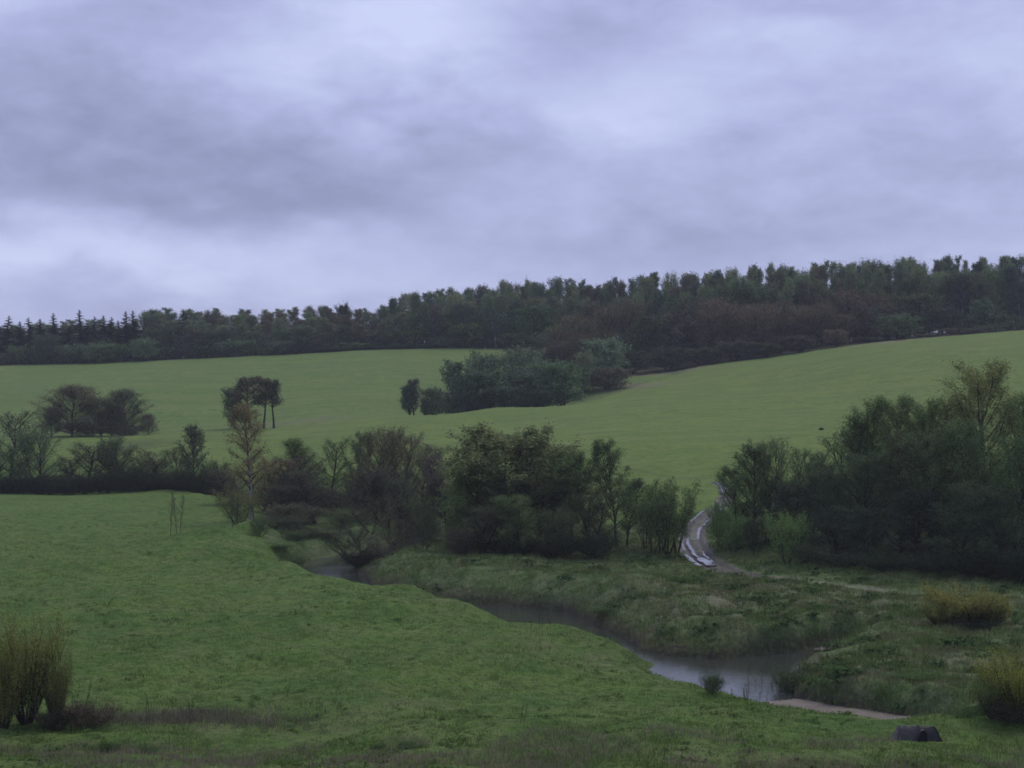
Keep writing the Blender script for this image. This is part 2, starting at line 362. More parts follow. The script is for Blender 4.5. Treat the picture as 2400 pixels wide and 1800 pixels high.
c = t.mix(t.noise(pos, .3, 4, .6), (.035, .045, .02), (.075, .06, .04)); P(t, o, c, 1, .1); M_litter = m
# wet mud of the track
m, t, o = mat('wet_mud'); pos = t.n('ShaderNodeNewGeometry').outputs['Position']
a = t.noise(pos, 2.2, 5, .65); b = t.noise(pos, .5, 3, .6)
c = t.mix(t.rng(a, .35, .65), (.026, .022, .018), (.062, .052, .044))
gmask = t.m('MULTIPLY', t.rng(b, .48, .60), t.m('SUBTRACT', 1.0, att(t, 'rut')))
c = t.mix(t.m('MULTIPLY', gmask, .7), c, (.085, .115, .045))
c = t.mix(att(t, 'worn'), c, t.mix(t.rng(att(t, 'rut'), .15, .5), (.085, .125, .04), (.120, .118, .075)))
r_ = t.rng(a, .35, .6, .45, .85)
P(t, o, c, r_, .3, bump(t, a, .6, .1)); M_mud = m
# gravel shore
m, t, o = mat('wet_gravel'); pos = t.n('ShaderNodeNewGeometry').outputs['Position']
vo = t.n('ShaderNodeTexVoronoi', in_Vector=pos); vo.inputs['Scale'].default_value = 7.0
a = t.noise(pos, 1.2, 4, .6)
c = t.mix(t.rng(a, .35, .65), (.125, .105, .080), (.20, .165, .130)); c = t.mix(.35, c, vo.outputs['Color'], 'MULTIPLY')
P(t, o, c, .7, .4, bump(t, vo.outputs['Distance'], .8, .08)); M_grav = m
m, t, o = mat('stream_bed'); P(t, o, (.05, .042, .03), .8); M_bed = m
def water_mat(name, col, ripple, scale, rough, calm=.5):
    m, t, o = mat(name); pos = t.n('ShaderNodeNewGeometry').outputs['Position']
    mpp = t.n('ShaderNodeMapping', in_Vector=pos); mpp.inputs['Rotation'].default_value = (0, 0, .6); mpp.inputs['Scale'].default_value = (1, 1.6, 1)
    h = t.m('ADD', t.m('MULTIPLY', t.noise(mpp.outputs[0], scale, 3, .55, .6), .6), t.m('MULTIPLY', t.noise(mpp.outputs[0], scale * 3.2, 2, .5), .3))
    patch = t.rng(t.noise(pos, .16, 3, .5), .42, .6, calm, 1.0)
    nb = t.n('ShaderNodeBump', in_Height=h, in_Distance=.1); t.set(nb.inputs['Strength'], t.m('MULTIPLY', patch, ripple))
    b = P(t, o, col, rough, .5, nb.outputs[0]); b.inputs['IOR'].default_value = 1.45; return m
M_water = water_mat('stream_water', (.040, .044, .036), .24, 1.6, .06, .5)
M_puddle = water_mat('puddle_water', (.07, .066, .064), .06, 2.0, .04)

# ------------------------------------------------------------------ the ground: one polar sheet around the viewpoint, finest where it is seen
def ramp_steps(a, b, s): return list(np.arange(a, b, s))
th = np.array(ramp_steps(-math.pi, -.9, .09) + ramp_steps(-.9, -.42, .02) + ramp_steps(-.42, -.335, .006) + ramp_steps(-.335, .335, .00095) + ramp_steps(.335, .42, .006) + ramp_steps(.42, .9, .02) + ramp_steps(.9, math.pi - .05, .09))
rr = [2.0]
while rr[-1] < 3200:
    r = rr[-1]
    k = .12 if r < 60 else .03 if r < 78 else .0024 if r < 140 else .0034 if r < 235 else .0065 if r < 650 else .03 if r < 1000 else .12
    rr.append(r * (1 + k))
rr = np.array(rr); NT_, NR = len(th), len(rr)
TH, RR = np.meshgrid(th, rr); gx = (RR * np.sin(TH)).ravel(); gy = (RR * np.cos(TH)).ravel()
gh, gi = terrain(gx, gy)
V = np.column_stack([gx, gy, gh])
idx = np.arange(NT_ * NR).reshape(NR, NT_)
nxt = np.roll(idx, -1, axis=1)
Q = np.stack([idx[:-1].ravel(), nxt[:-1].ravel(), nxt[1:].ravel(), idx[1:].ravel()], 1)[:, ::-1]
# patches of dead straw and bare soil (they belong to the ground, not to the light)
def spot(u, v, rx, ry, s=1.0):
    x, y = ray_hit(u, v); return x, y, rx, ry, s
dead = np.zeros(len(gx)); bare = np.zeros(len(gx)); grain = fbm(gx, gy, 3.0, 3, 91)
for x, y, rx, ry, s in [spot(1300, 1395, 3.2, 3.5), spot(1330, 1425, 3, 2.5, .8), spot(1245, 1415, 1.8, 4, .9), spot(1640, 1408, 6.5, 5), spot(1560, 1450, 7, 4, .6), spot(1840, 1395, 8, 6, .7), spot(1750, 1380, 6, 5, .5), spot(1960, 1400, 8, 6, .6),
                        spot(2090, 1560, 5, 4, .8), spot(2250, 1560, 4.5, 3.5, .9), spot(2350, 1470, 6, 5, .5), spot(1480, 1400, 7, 5, .45), spot(1960, 1520, 3, 2, .8), spot(500, 1690, 5.5, 2.2, .6), spot(330, 1670, 4, 2, .5), spot(700, 1700, 5, 2, .4),
                        spot(1250, 1790, 9, 1.6, .55), spot(1650, 1790, 8, 1.6, .5), spot(850, 1790, 6, 1.6, .5), spot(1400, 1545, 4.5, 3, .4), spot(900, 1650, 6, 3, .25), spot(1550, 1560, 3.5, 2.2, .5), spot(1270, 1520, 4, 3, .4), spot(1060, 1400, 3, 5, .5),
                        spot(1560, 872, 14, 9, 1.0), spot(1490, 905, 10, 8, .8), spot(700, 990, 16, 6, .5), spot(2080, 803, 10, 6, .6), spot(1250, 1210, 6, 6, .4)]:
    dead = np.maximum(dead, s * np.exp(-(((gx - x) / rx) ** 2 + ((gy - y) / ry) ** 2) * .8 + grain * 2.2))
for x, y, rx, ry, s in [spot(1280, 1410, 2.6, 2.0, .5), spot(1330, 1330, 5, 6, .25), spot(340, 1040, 9, 7, .6), spot(2100, 1790, 5, 1.2, .35), spot(1250, 1798, 6, 1.2, .4)]:
    bare = np.maximum(bare, s * np.exp(-(((gx - x) / rx) ** 2 + ((gy - y) / ry) ** 2) * .8))
# faint lines along the slope and the worn strip near the meadow's foot
def line_mask(pts, width, s, target):
    pl = spline([(*ray_hit(u, v), 0) for u, v in pts], 1.0)
    m_ = (np.abs(gx - pl[:, 0].mean()) < 140) & (np.abs(gy - pl[:, 1].mean()) < 140)
    d, _, _, _ = seg_dist(gx[m_], gy[m_], pl); target[m_] = np.maximum(target[m_], s * np.exp(-(d / width) ** 2) * (.6 + grain[m_] * 1.5))
line_mask([(930, 1030), (1020, 1046), (1150, 1057)], 1.1, .9, bare)
line_mask([(1460, 1100), (1560, 1113), (1650, 1120)], .8, .8, bare)
line_mask([(640, 995), (800, 988), (950, 976), (1100, 965)], 1.3, .6, dead)
line_mask([(470, 1660), (640, 1682), (760, 1694)], .25, 1.0, bare)
line_mask([(920, 1698), (1080, 1705), (1230, 1712)], .22, .9, bare)
line_mask([(1380, 935), (1430, 925), (1520, 893), (1600, 872)], 1.6, .8, bare)
cut = gi['bank']
bare = np.maximum(bare, cut * np.where(gi['plain'] > .5, .5 + .45 * (gh < -1.3), .35) * (gh < -.7 + grain) * (gh > WL - .3))
lay = np.zeros(len(gx), int)     # 0 meadow 1 pasture 2 crop 3 litter 4 track 5 gravel 6 bed
A = 1200 + gx / np.maximum(gy, 1) * F
crop_edge = np.interp(A, [0, 520, 700, 900, 1150, 1450, 1700, 2000, 2400], [345, 318, 272, 258, 232, 212, 215, 232, 240])
lay[(gy > crop_edge + fbm(gx, gy, 8, 2, 8) * 8)] = 2
lay[(gi['plain'] > .5) | ((gy > 200) & (gy < crop_edge) & (A > 620))] = 1
FE_U = [-500, 0, 300, 600, 900, 1200, 1300, 1400, 1500, 1570, 1700, 1900, 2100, 2300, 2900]
FE_Y = [596, 596, 603, 603, 604, 596, 560, 520, 506, 512, 520, 515, 505, 500, 500]
lay[gy > np.interp(A, FE_U, FE_Y)] = 3
lay[gy < 60] = 0
lay[gi['track'] > .5] = 4
lay[(gi['gravel'] > .45) & (gh > WL - .12)] = 5
lay[gh < WL - .12] = 6
fl = lay[Q[:, 0]]
col = [('meadow', M_mead), ('floodplain_pasture', M_plain), ('crop_field', M_crop), ('forest_floor', M_litter), ('dirt_track', M_mud), ('gravel_shore', M_grav), ('stream_bed', M_bed)]
worn = np.where(A > 1800, 1.0, 0.0)
ridge = np.interp(A, [-500, 0, 300, 600, 950, 1160, 1370, 1480, 1650, 2000, 2400, 2900], [372, 365, 378, 392, 410, 418, 428, 460, 560, 700, 900, 900])
back = sstep(-6, 14, gy - ridge)
for k, (nm, mm) in enumerate(col):
    q = Q[fl == k]
    if not len(q): continue
    used, inv = np.unique(q, return_inverse=True)
    me = mk_mesh(nm, V[used], inv.reshape(q.shape), [mm])
    attr(me, 'dead', dead[used]); attr(me, 'bare', bare[used]); attr(me, 'rut', gi['rut'][used]); attr(me, 'worn', worn[used]); attr(me, 'back', back[used])
    link(nm, me, kind='structure')
# ------------------------------------------------------------------ water
m_ = (gh < WL + .12) & (gy > 90) & (gy < 320) & (np.abs(TH.ravel()) < .45)
q = Q[m_[Q].any(axis=1)]
used, inv = np.unique(q, return_inverse=True)
Vw = V[used].copy(); Vw[:, 2] = WL
link('stream', mk_mesh('stream', Vw, inv.reshape(q.shape), [M_water]), kind='structure')

# puddles standing in the ruts of the track: little level sheets, each in its own hollow
def puddle(u0, v0, u1, v1, off, width, label, lumpy=.45):
    """water lying in a rut: a strip that follows the track between two places, off metres to one side of its middle"""
    x0, y0 = ray_hit(u0, v0); x1, y1 = ray_hit(u1, v1)
    i0 = int(np.argmin(np.hypot(track[:, 0] - x0, track[:, 1] - y0))); i1 = int(np.argmin(np.hypot(track[:, 0] - x1, track[:, 1] - y1)))
    i0, i1 = min(i0, i1), max(i0, i1) + 2; i1 = min(i1, len(track) - 2); c_ = track[i0:i1 + 1, :2]; t_ = track[i0 + 1:i1 + 2, :2] - track[max(i0 - 1, 0):i1 + (0 if i0 == 0 else 0), :2][:len(c_)] if i0 > 0 else np.gradient(c_, axis=0)
    t_ = np.gradient(c_, axis=0) if len(t_) != len(c_) else t_
    t_ = t_ / np.maximum(np.hypot(t_[:, 0], t_[:, 1]), 1e-6)[:, None]; nrm = np.column_stack([t_[:, 1], -t_[:, 0]]); n = len(c_); s_ = np.linspace(0, 1, n); d_ = np.cumsum(np.r_[0, np.hypot(*np.diff(c_, axis=0).T)])
    end = np.clip(np.minimum(s_, 1 - s_) * 5 + .12, 0, 1) ** .5
    wl = width * end * (1 + lumpy * 2 * fbm(d_, d_ * 0 + u0, .9, 2, 7)); wr = width * end * (1 + lumpy * 2 * fbm(d_, d_ * 0 + v0, .9, 2, 8))
    offs = off + fbm(d_, d_ * 0 + v1, 2.5, 2, 3) * .3
    rows_ = [c_ + nrm * (offs + k_ * np.where(k_ < 0, wl, wr))[:, None] / 1.0 for k_ in (-.5, -.25, 0, .25, .5)]
    pts = np.vstack(rows_); hh = terrain(pts[:, 0], pts[:, 1])[0].reshape(5, n); lev = hh.mean(0); k3 = np.ones(5) / 5
    lev = np.convolve(np.pad(lev, 2, 'edge'), k3, 'valid'); up_ = np.maximum(0, np.percentile(hh - lev, 75)) + .03
    P_ = np.column_stack([pts, np.tile(lev + up_, 5)]); F_ = [(r_ * n + k, (r_ + 1) * n + k, (r_ + 1) * n + k + 1, r_ * n + k + 1) for r_ in range(4) for k in range(n - 1)]
    link('puddle', mk_mesh('puddle', P_, np.array(F_), [M_puddle]), label=label, category='puddle', group='puddles in the ruts of the muddy track')
puddle(1616, 1296, 1650, 1326, 1.35, .50, 'bright puddle ending the outer left rut beside the grass', .3)
puddle(1650, 1306, 1676, 1326, .15, 1.15, 'largest bright puddle across the middle of the track at its lower bend', .35)
puddle(1625, 1262, 1646, 1302, .45, .42, 'long broken puddle in the middle of the track above the largest puddle')
puddle(1668, 1192, 1612, 1246, 1.25, .34, 'long narrow puddle in the outer left rut on the upper part of the bend')
puddle(1612, 1250, 1616, 1286, 1.3, .26, 'thin grey film of water in the left rut where the bend is widest', .7)
puddle(1690, 1186, 1640, 1226, -.85, .40, 'long bright puddle in the right rut on the upper part of the bend')
puddle(1636, 1230, 1634, 1262, -.75, .34, 'broken grey puddle in the right rut at the widest part of the bend', .7)
puddle(1640, 1290, 1668, 1316, -.75, .20, 'short thin puddle running down into the largest puddle from the right', .5)
puddle(1672, 1124, 1702, 1158, .4, .26, 'tiny pale streak where the track climbs onto the field', .7)
puddle(1740, 1345, 1790, 1353, -.5, .22, 'faint pale streak of water where the track turns towards the right', .7)

# ------------------------------------------------------------------ grass as real blades
rs = np.random.RandomState(4)
def leaf_mat(name, base_c=None, var=.5, tint=None, trans=.25, patch=False, dim=1.0):
    m, t, o = mat(name)
    geo = t.n('ShaderNodeNewGeometry'); rpi = geo.outputs['Random Per Island']
    if base_c is None: c = t.n('ShaderNodeObjectInfo').outputs['Color']
    else: c = t.n('ShaderNodeRGB').outputs[0]; c.default_value = (*base_c, 1)
    hs = t.n('ShaderNodeHueSaturation', in_Color=c)
    t.set(hs.inputs['Value'], t.rng(rpi, 0, 1, dim * (1 - var), dim * (1 + var))); t.set(hs.inputs['Hue'], t.rng(t.noise(geo.outputs['Position'], .7, 2), .3, .7, .475, .52))
    cc = hs.outputs[0]
    if patch: cc = t.mix(t.m('MULTIPLY', t.rng(t.noise(geo.outputs['Position'], .25, 3), .45, .6), .55), cc, (.19, .165, .10))
    d = t.n('ShaderNodeBsdfDiffuse', in_Color=cc); tr = t.n('ShaderNodeBsdfTranslucent', in_Color=cc)
    mx_ = t.n('ShaderNodeMixShader', in_0=trans, in_1=d.outputs[0], in_2=tr.outputs[0]); t.nt.links.new(mx_.outputs[0], o.inputs[0]); return m
M_blade = leaf_mat('grass_blade', (.122, .190, .046), .55)
M_sedge = leaf_mat('sedge_blade', (.120, .172, .052), .55, patch=True)
M_straw = leaf_mat('straw', (.23, .20, .135), .4)
def blades(name, cx, cy, h, lean, wd, n, mt, label, spread=.16):
    N = len(cx); h = np.repeat(h, n) * rs.uniform(.5, 1.15, N * n); bx = np.repeat(cx, n) + rs.normal(0, spread, N * n); by = np.repeat(cy, n) + rs.normal(0, spread, N * n)
    bz = np.repeat(terrain(cx, cy)[0], n) - .04
    a = rs.uniform(0, 2 * math.pi, N * n); l = rs.uniform(.1, 1, N * n) * lean * h; w_ = wd * rs.uniform(.6, 1.3, N * n); b = rs.uniform(0, 2 * math.pi, N * n)
    p0 = np.column_stack([bx - np.cos(b) * w_, by - np.sin(b) * w_, bz]); p1 = np.column_stack([bx + np.cos(b) * w_, by + np.sin(b) * w_, bz])
    p2 = np.column_stack([bx + np.cos(a) * l, by + np.sin(a) * l, bz + h]); Vb = np.stack([p0, p1, p2], 1).reshape(-1, 3)
    return link(name, mk_mesh(name, Vb, np.arange(len(Vb)).reshape(-1, 3), [mt], smooth=False), kind='stuff', label=label, category='grass')
def scatter(n, u0, u1, y0, y1, pw=1.0):
    y = y0 * (y1 / y0) ** (rs.uniform(0, 1, n) ** pw); u = rs.uniform(u0, u1, n); return (u - 1200) / F * y, y
def keep(x, y, k='meadow'):
    h, i = terrain(x, y, False); u = 1200 + x / y * F
    ok = (h > WL + .3) & (i['track'] < .3) & (i['gravel'] < .3)
    return ok & ((i['plain'] > .5) if k == 'plain' else (i['plain'] < .5)), i
x, y = scatter(62000, -350, 2750, 80, 215, 1.35); ok, _ = keep(x, y); d = fbm(x, y, 2.5, 2, 61); ok &= d > -.12 + rs.uniform(-.2, .2, len(x)); x, y = x[ok], y[ok]
blades('meadow_grass', x, y, .17 + .45 * np.maximum(d[ok], 0) + rs.uniform(0, .08, len(x)), .8, .022, 4, M_blade, 'short green grass growing over the near meadow')
x, y = scatter(70000, 600, 3000, 100, 215, .8); ok, i = keep(x, y, 'plain'); d = fbm(x, y, 3.2, 3, 5); ok &= (d > -.18 + rs.uniform(-.1, .1, len(x))) & (seg_dist(x, y, track[::2])[0] > 1.5); x, y, d = x[ok], y[ok], d[ok]
blades('rough_grass', x, y, .34 + .5 * np.clip(d, 0, .3) + rs.uniform(0, .15, len(x)), .9, .035, 5, M_sedge, 'rough tussocky grass over the flood plain beyond the stream', .22)
x, y = scatter(9000, -60, 2500, 82, 92, 1.0); ok = fbm(x, y, 3, 2, 71) > .03; x, y = x[ok], y[ok]
ok, _ = keep(x, y); x, y = x[ok], y[ok]
blades('dry_grass', x, y, .3 + rs.uniform(0, .25, len(x)), .7, .02, 3, M_straw, 'dry straw coloured grass stalks along the bottom of the picture', .2)
# straw drift at the left
sx, sy = ray_hit(440, 1680); x = sx + rs.normal(0, 3.8, 1900); y = sy + rs.normal(0, 1.2, 1900)
blades('dead_grass', x, y, .35 + rs.uniform(0, .3, len(x)), 1.0, .02, 3, leaf_mat('withered_grass', (.165, .155, .10), .45), 'strip of withered grey brown grass right of the left willow bush', .2)

# broad leaved herbs in dark clumps through the short grass
x, y = scatter(9000, -100, 2500, 82, 240, 1.1); ok, _ = keep(x, y); ok &= (fbm(x, y, 9, 2, 87) + .8 * fbm(x, y, 2.2, 2, 88)) > .16; x, y = x[ok], y[ok]
def herbs(name, x, y, n, size, mt, label):
    N = len(x) * n; sz = np.repeat(size * rs.uniform(.5, 1.5, len(x)), n); a = rs.uniform(0, 2 * math.pi, N); h = np.repeat(terrain(x, y)[0], n)
    ox = np.repeat(x, n) + rs.normal(0, 1, N) * sz * .55; oy = np.repeat(y, n) + rs.normal(0, 1, N) * sz * .55; dx, dy = np.cos(a), np.sin(a); l = sz * rs.uniform(.4, .9, N)
    p0 = np.column_stack([ox, oy, h]); p1 = np.column_stack([ox + dx * l * .6 - dy * l * .28, oy + dy * l * .6 + dx * l * .28, h + l * .55]); p2 = np.column_stack([ox + dx * l * 1.2, oy + dy * l * 1.2, h + l * .35]); p3 = np.column_stack([ox + dx * l * .6 + dy * l * .28, oy + dy * l * .6 - dx * l * .28, h + l * .55])
    V_ = np.stack([p0, p1, p2, p3], 1).reshape(-1, 3); return link(name, mk_mesh(name, V_, np.arange(len(V_)).reshape(-1, 4), [mt], smooth=False), kind='stuff', label=label, category='herbs')
herbs('meadow_herbs', x, y, 8, .24, leaf_mat('herb_leaf', (.075, .125, .034), .5), 'dark leafy herbs in small clumps over the near meadow')
x, y = scatter(2600, 1000, 2600, 104, 215, 1.0); ok, _ = keep(x, y, 'plain'); ok &= fbm(x, y, 6, 2, 17) > .02; x, y = x[ok], y[ok]
herbs('floodplain_herbs', x, y, 14, .55, leaf_mat('dark_herb_leaf', (.045, .085, .028), .5), 'dark green nettle clumps over the hummocks beyond the stream')
# ------------------------------------------------------------------ trees: tapered trunk, limbs, twigs and leaves
M_twig = leaf_mat('twigs', None, .35, trans=.05, dim=.8)
M_leaf = leaf_mat('leaves', None, .5, trans=.25)
def bark_mat(name, c1, c2, sc):
    m, t, o = mat(name); pos = t.n('ShaderNodeTexCoord').outputs['Object']
    mpp = t.n('ShaderNodeMapping', in_Vector=pos); mpp.inputs['Scale'].default_value = (1, 1, .3)
    a = t.noise(mpp.outputs[0], sc, 4, .7); P(t, o, t.mix(t.rng(a, .4, .6), c1, c2), .95, .1, bump(t, a, .6, .05)); return m
M_bark = bark_mat('dark_bark', (.022, .019, .016), (.050, .043, .036), 6)
M_birch = bark_mat('birch_bark', (.12, .11, .10), (.36, .35, .33), 2.5)

def unit(a): return a / np.maximum(np.linalg.norm(a, axis=-1, keepdims=True), 1e-9)
def tubes(Pp, Rr, S=3):
    """polylines (N,K,3) with radii (N,K) -> open tapering tubes"""
    N, K = Rr.shape
    if N == 0: return np.zeros((0, 3)), np.zeros((0, 4), int)
    T = np.empty_like(Pp); T[:, 1:-1] = Pp[:, 2:] - Pp[:, :-2]; T[:, 0] = Pp[:, 1] - Pp[:, 0]; T[:, -1] = Pp[:, -1] - Pp[:, -2]; T = unit(T)
    ref = np.where(np.abs(T[:, :1, 2:]) > .9, np.array([1., .1, 0]), np.array([0, .1, 1.])); ref = np.broadcast_to(ref, T.shape)
    U = unit(np.cross(T, ref)); Wv = np.cross(T, U)
    a = np.arange(S) * 2 * math.pi / S
    V = Pp[:, :, None] + Rr[:, :, None, None] * (U[:, :, None] * np.cos(a)[None, None, :, None] + Wv[:, :, None] * np.sin(a)[None, None, :, None])
    i = np.arange(N * K * S).reshape(N, K, S); j = np.roll(i, -1, axis=2)
    Fq = np.stack([i[:, :-1], j[:, :-1], j[:, 1:], i[:, 1:]], -1).reshape(-1, 4)
    return V.reshape(-1, 3), Fq
def along(Pp, t):
    """points at parameters t (N,M) on polylines (N,K,3), with directions"""
    K = Pp.shape[1]; s = np.clip(t, 0, .9999) * (K - 1); i = s.astype(int); f = (s - i)[..., None]; n = np.arange(len(Pp))[:, None]
    a = Pp[n, i]; b = Pp[n, i + 1]; return a + (b - a) * f, unit(b - a)
def sprout(rs, P0, D, L, K, curl, wob):
    """grow polylines from points P0 (N,3) in directions D for length L, bending by 'curl' towards +z"""
    N = len(P0); out = np.empty((N, K, 3)); out[:, 0] = P0; d = D.copy(); st = (L / (K - 1))[:, None]
    for k in range(1, K):
        d = unit(d + np.array([0, 0, curl]) / (K - 1) + rs.normal(0, wob, (N, 3))); out[:, k] = out[:, k - 1] + d * st
    return out
def side_dirs(rs, T, ang):
    r = unit(rs.normal(0, 1, T.shape)); s = unit(np.cross(T, r)); a = ang[..., None]
    return unit(T * np.cos(a) + s * np.sin(a))

PROTO = {}
def tree_proto(key, seed, H=12., R=4., stems=1, spread=0., low=.25, n1=18, n2=9, n3=5, env='round', up=.9, curl=.5, leafn=9000, leaf=.12, tw=.012, leaf_j=.22, r0=None, bark=None, lean=0., top_leaf=0., twist=.045):
    rs = np.random.RandomState(seed); r0 = r0 or H * .016
    bark = bark or M_bark; TV, TF = [], []; off = 0
    def add(L, V, Fq):
        nonlocal off
        L[0].append(V); L[1].append(Fq + L[2][0]); L[2][0] += len(V)
    trunk = [[], [], [0]]; tw_ = [[], [], [0]]
    K0 = 9; a = rs.uniform(0, 6.28, stems); sp = spread * rs.uniform(.4, 1, stems) if stems > 1 else np.zeros(1) + lean
    D = np.column_stack([np.cos(a) * sp, np.sin(a) * sp, np.ones(stems)]); D = unit(D)
    if stems == 1 and lean: D = unit(np.array([[lean, 0, 1.]]))
    Ls = H * rs.uniform(.75, 1, stems) if stems > 1 else np.array([H * .97])
    if stems > 20: Ls = H * np.clip(rs.uniform(.6, 1.12, stems), 0, 1.1) * (1.08 - .45 * (sp / spread) ** 2)
    base_ = np.column_stack([np.cos(a), np.sin(a), np.zeros(stems)]) * (R * .10 * (stems > 1)); base_[:, 2] = -.25
    tr = sprout(rs, base_, D, Ls, K0, .15 if stems > 1 else 0, twist)
    s = np.linspace(0, 1, K0); rad = r0 * rs.uniform(.6, 1, (stems, 1)) * (1 - s) ** .8 + .012; rad[:, 0] *= 1.35
    if stems > 3: rad *= .55
    add(trunk, *tubes(tr, rad, 6))
    # limbs
    t1 = low + (1 - low) * (np.arange(n1)[None] + rs.uniform(0, .9, (stems, n1))) / n1 * .98
    p1, d1 = along(tr, t1); tt = (t1 - low) / (1 - low)
    if env == 'round': e = np.sqrt(np.clip(1 - ((tt - .42) / .62) ** 2, .05, 1))
    elif env == 'oval': e = np.sqrt(np.clip(1 - ((tt - .35) / .68) ** 2, .06, 1)) * .95
    elif env == 'cone': e = (1 - tt) ** .85 + .06
    elif env == 'fan': e = .35 + .65 * np.sin(np.clip(tt * 1.1 + .25, 0, 1.4) * 1.9) * 1.0
    elif env == 'column': e = .75 * np.ones_like(tt) * np.clip((1.06 - tt) * 3.2, 0, 1)
    L1 = (R * e * rs.uniform(.72, 1.12, e.shape)).ravel(); p1 = p1.reshape(-1, 3); d1 = d1.reshape(-1, 3)
    az_ = (np.arange(len(p1)) * 2.399 + rs.uniform(-.5, .5, len(p1)))
    dr = unit(np.column_stack([np.cos(az_), np.sin(az_), np.full(len(p1), up) * (.6 + .8 * tt.ravel())]))
    K1 = 6; l1 = sprout(rs, p1, dr, L1 * (1 + .25 * up), K1, curl, .09)
    s1 = np.linspace(0, 1, K1); ra1 = (r0 * .42 * np.clip(1.15 - t1.ravel(), .15, 1))[:, None] * (1 - s1) ** .9 * (L1 / R)[:, None] ** .5 + tw * 1.2
    if stems > 3: ra1 = ra1 * .6
    add(trunk, *tubes(l1, ra1, 4))
    # branches
    t2 = .22 + .78 * (np.arange(n2)[None] + rs.uniform(0, 1, (len(l1), n2))) / n2
    p2, d2 = along(l1, t2); dd = side_dirs(rs, d2, rs.uniform(.5, 1.0, t2.shape)).reshape(-1, 3)
    L2 = (L1[:, None] * (.52 - .25 * t2) * rs.uniform(.6, 1.2, t2.shape)).ravel(); p2 = p2.reshape(-1, 3)
    l2 = sprout(rs, p2, dd, L2, 4, curl * .7, .12); ra2 = np.full((len(l2), 4), tw) * np.array([1.6, 1.2, .9, .5])
    add(tw_, *tubes(l2, ra2, 3))
    src = l2; L3 = L2
    if n3:
        t3 = .2 + .8 * (np.arange(n3)[None] + rs.uniform(0, 1, (len(l2), n3))) / n3
        p3, d3 = along(l2, t3); dd = side_dirs(rs, d3, rs.uniform(.4, .9, t3.shape)).reshape(-1, 3); L3 = (L2[:, None] * .55 * rs.uniform(.5, 1.3, t3.shape)).ravel()
        l3 = sprout(rs, p3.reshape(-1, 3), dd, L3, 3, curl * .5, .1); w3 = tw * .8
        # a twig is one slender triangle strip
        pd = unit(np.cross(l3[:, 2] - l3[:, 0], rs.normal(0, 1, (len(l3), 3)))) * w3
        Vt = np.stack([l3[:, 0] - pd, l3[:, 0] + pd, l3[:, 2]], 1).reshape(-1, 3)
        src = l3
        twv, twf = Vt, np.arange(len(Vt)).reshape(-1, 3)
    else: twv, twf = np.zeros((0, 3)), np.zeros((0, 3), int)
    # leaves gathered in clumps around the twigs
    if leafn:
        n = len(src); k = rs.randint(0, n, leafn); wgt = None
        clump = rs.uniform(0, 1, n) > .18; kk = k[clump[k]]
        pl, _ = along(src[kk], rs.uniform(.1, 1, (len(kk), 1))); pl = pl[:, 0] + rs.normal(0, leaf_j, (len(kk), 3))
        if top_leaf: sel = rs.uniform(0, 1, len(pl)) < np.clip((pl[:, 2] / H - top_leaf) * 2.5 + .25, .05, 1); pl = pl[sel]
        n_ = len(pl); q1 = unit(rs.normal(0, 1, (n_, 3))); q2 = unit(np.cross(q1, rs.normal(0, 1, (n_, 3)))); sz = (leaf * rs.uniform(.5, 1.3, n_))[:, None]
        Vl = np.stack([pl - q1 * sz * .5, pl + q2 * sz * .42, pl + q1 * sz * .55, pl - q2 * sz * .36], 1).reshape(-1, 3); Fl = np.arange(len(Vl)).reshape(-1, 4)
    else: Vl, Fl = np.zeros((0, 3)), np.zeros((0, 4), int)
    Vtk = np.vstack(trunk[0]); Ftk = np.vstack(trunk[1]); Vb = np.vstack(tw_[0]); Fb = np.vstack(tw_[1])
    allv = np.vstack([Vb, twv, Vl]) if len(Vl) else np.vstack([Vb, twv])
    htop = np.percentile(allv[:, 2], 99.6); wx = np.percentile(allv[:, 0], 98.5) - np.percentile(allv[:, 0], 1.5)
    nst = len(trunk[1][0]); me1 = mk_mesh(key + '_trunk', Vtk, Ftk, [bark, M_bark], (np.arange(len(Ftk)) >= nst).astype(int))
    o1 = len(Vb); o2 = o1 + len(twv)
    me2 = mk_mesh(key + '_crown', allv, [Fb, twf + o1, Fl + o2], [M_twig, M_leaf], np.concatenate([np.zeros(len(Fb) + len(twf)), np.ones(len(Fl))]), smooth=False)
    PROTO[key] = (me1, me2, htop, max(wx, .3))
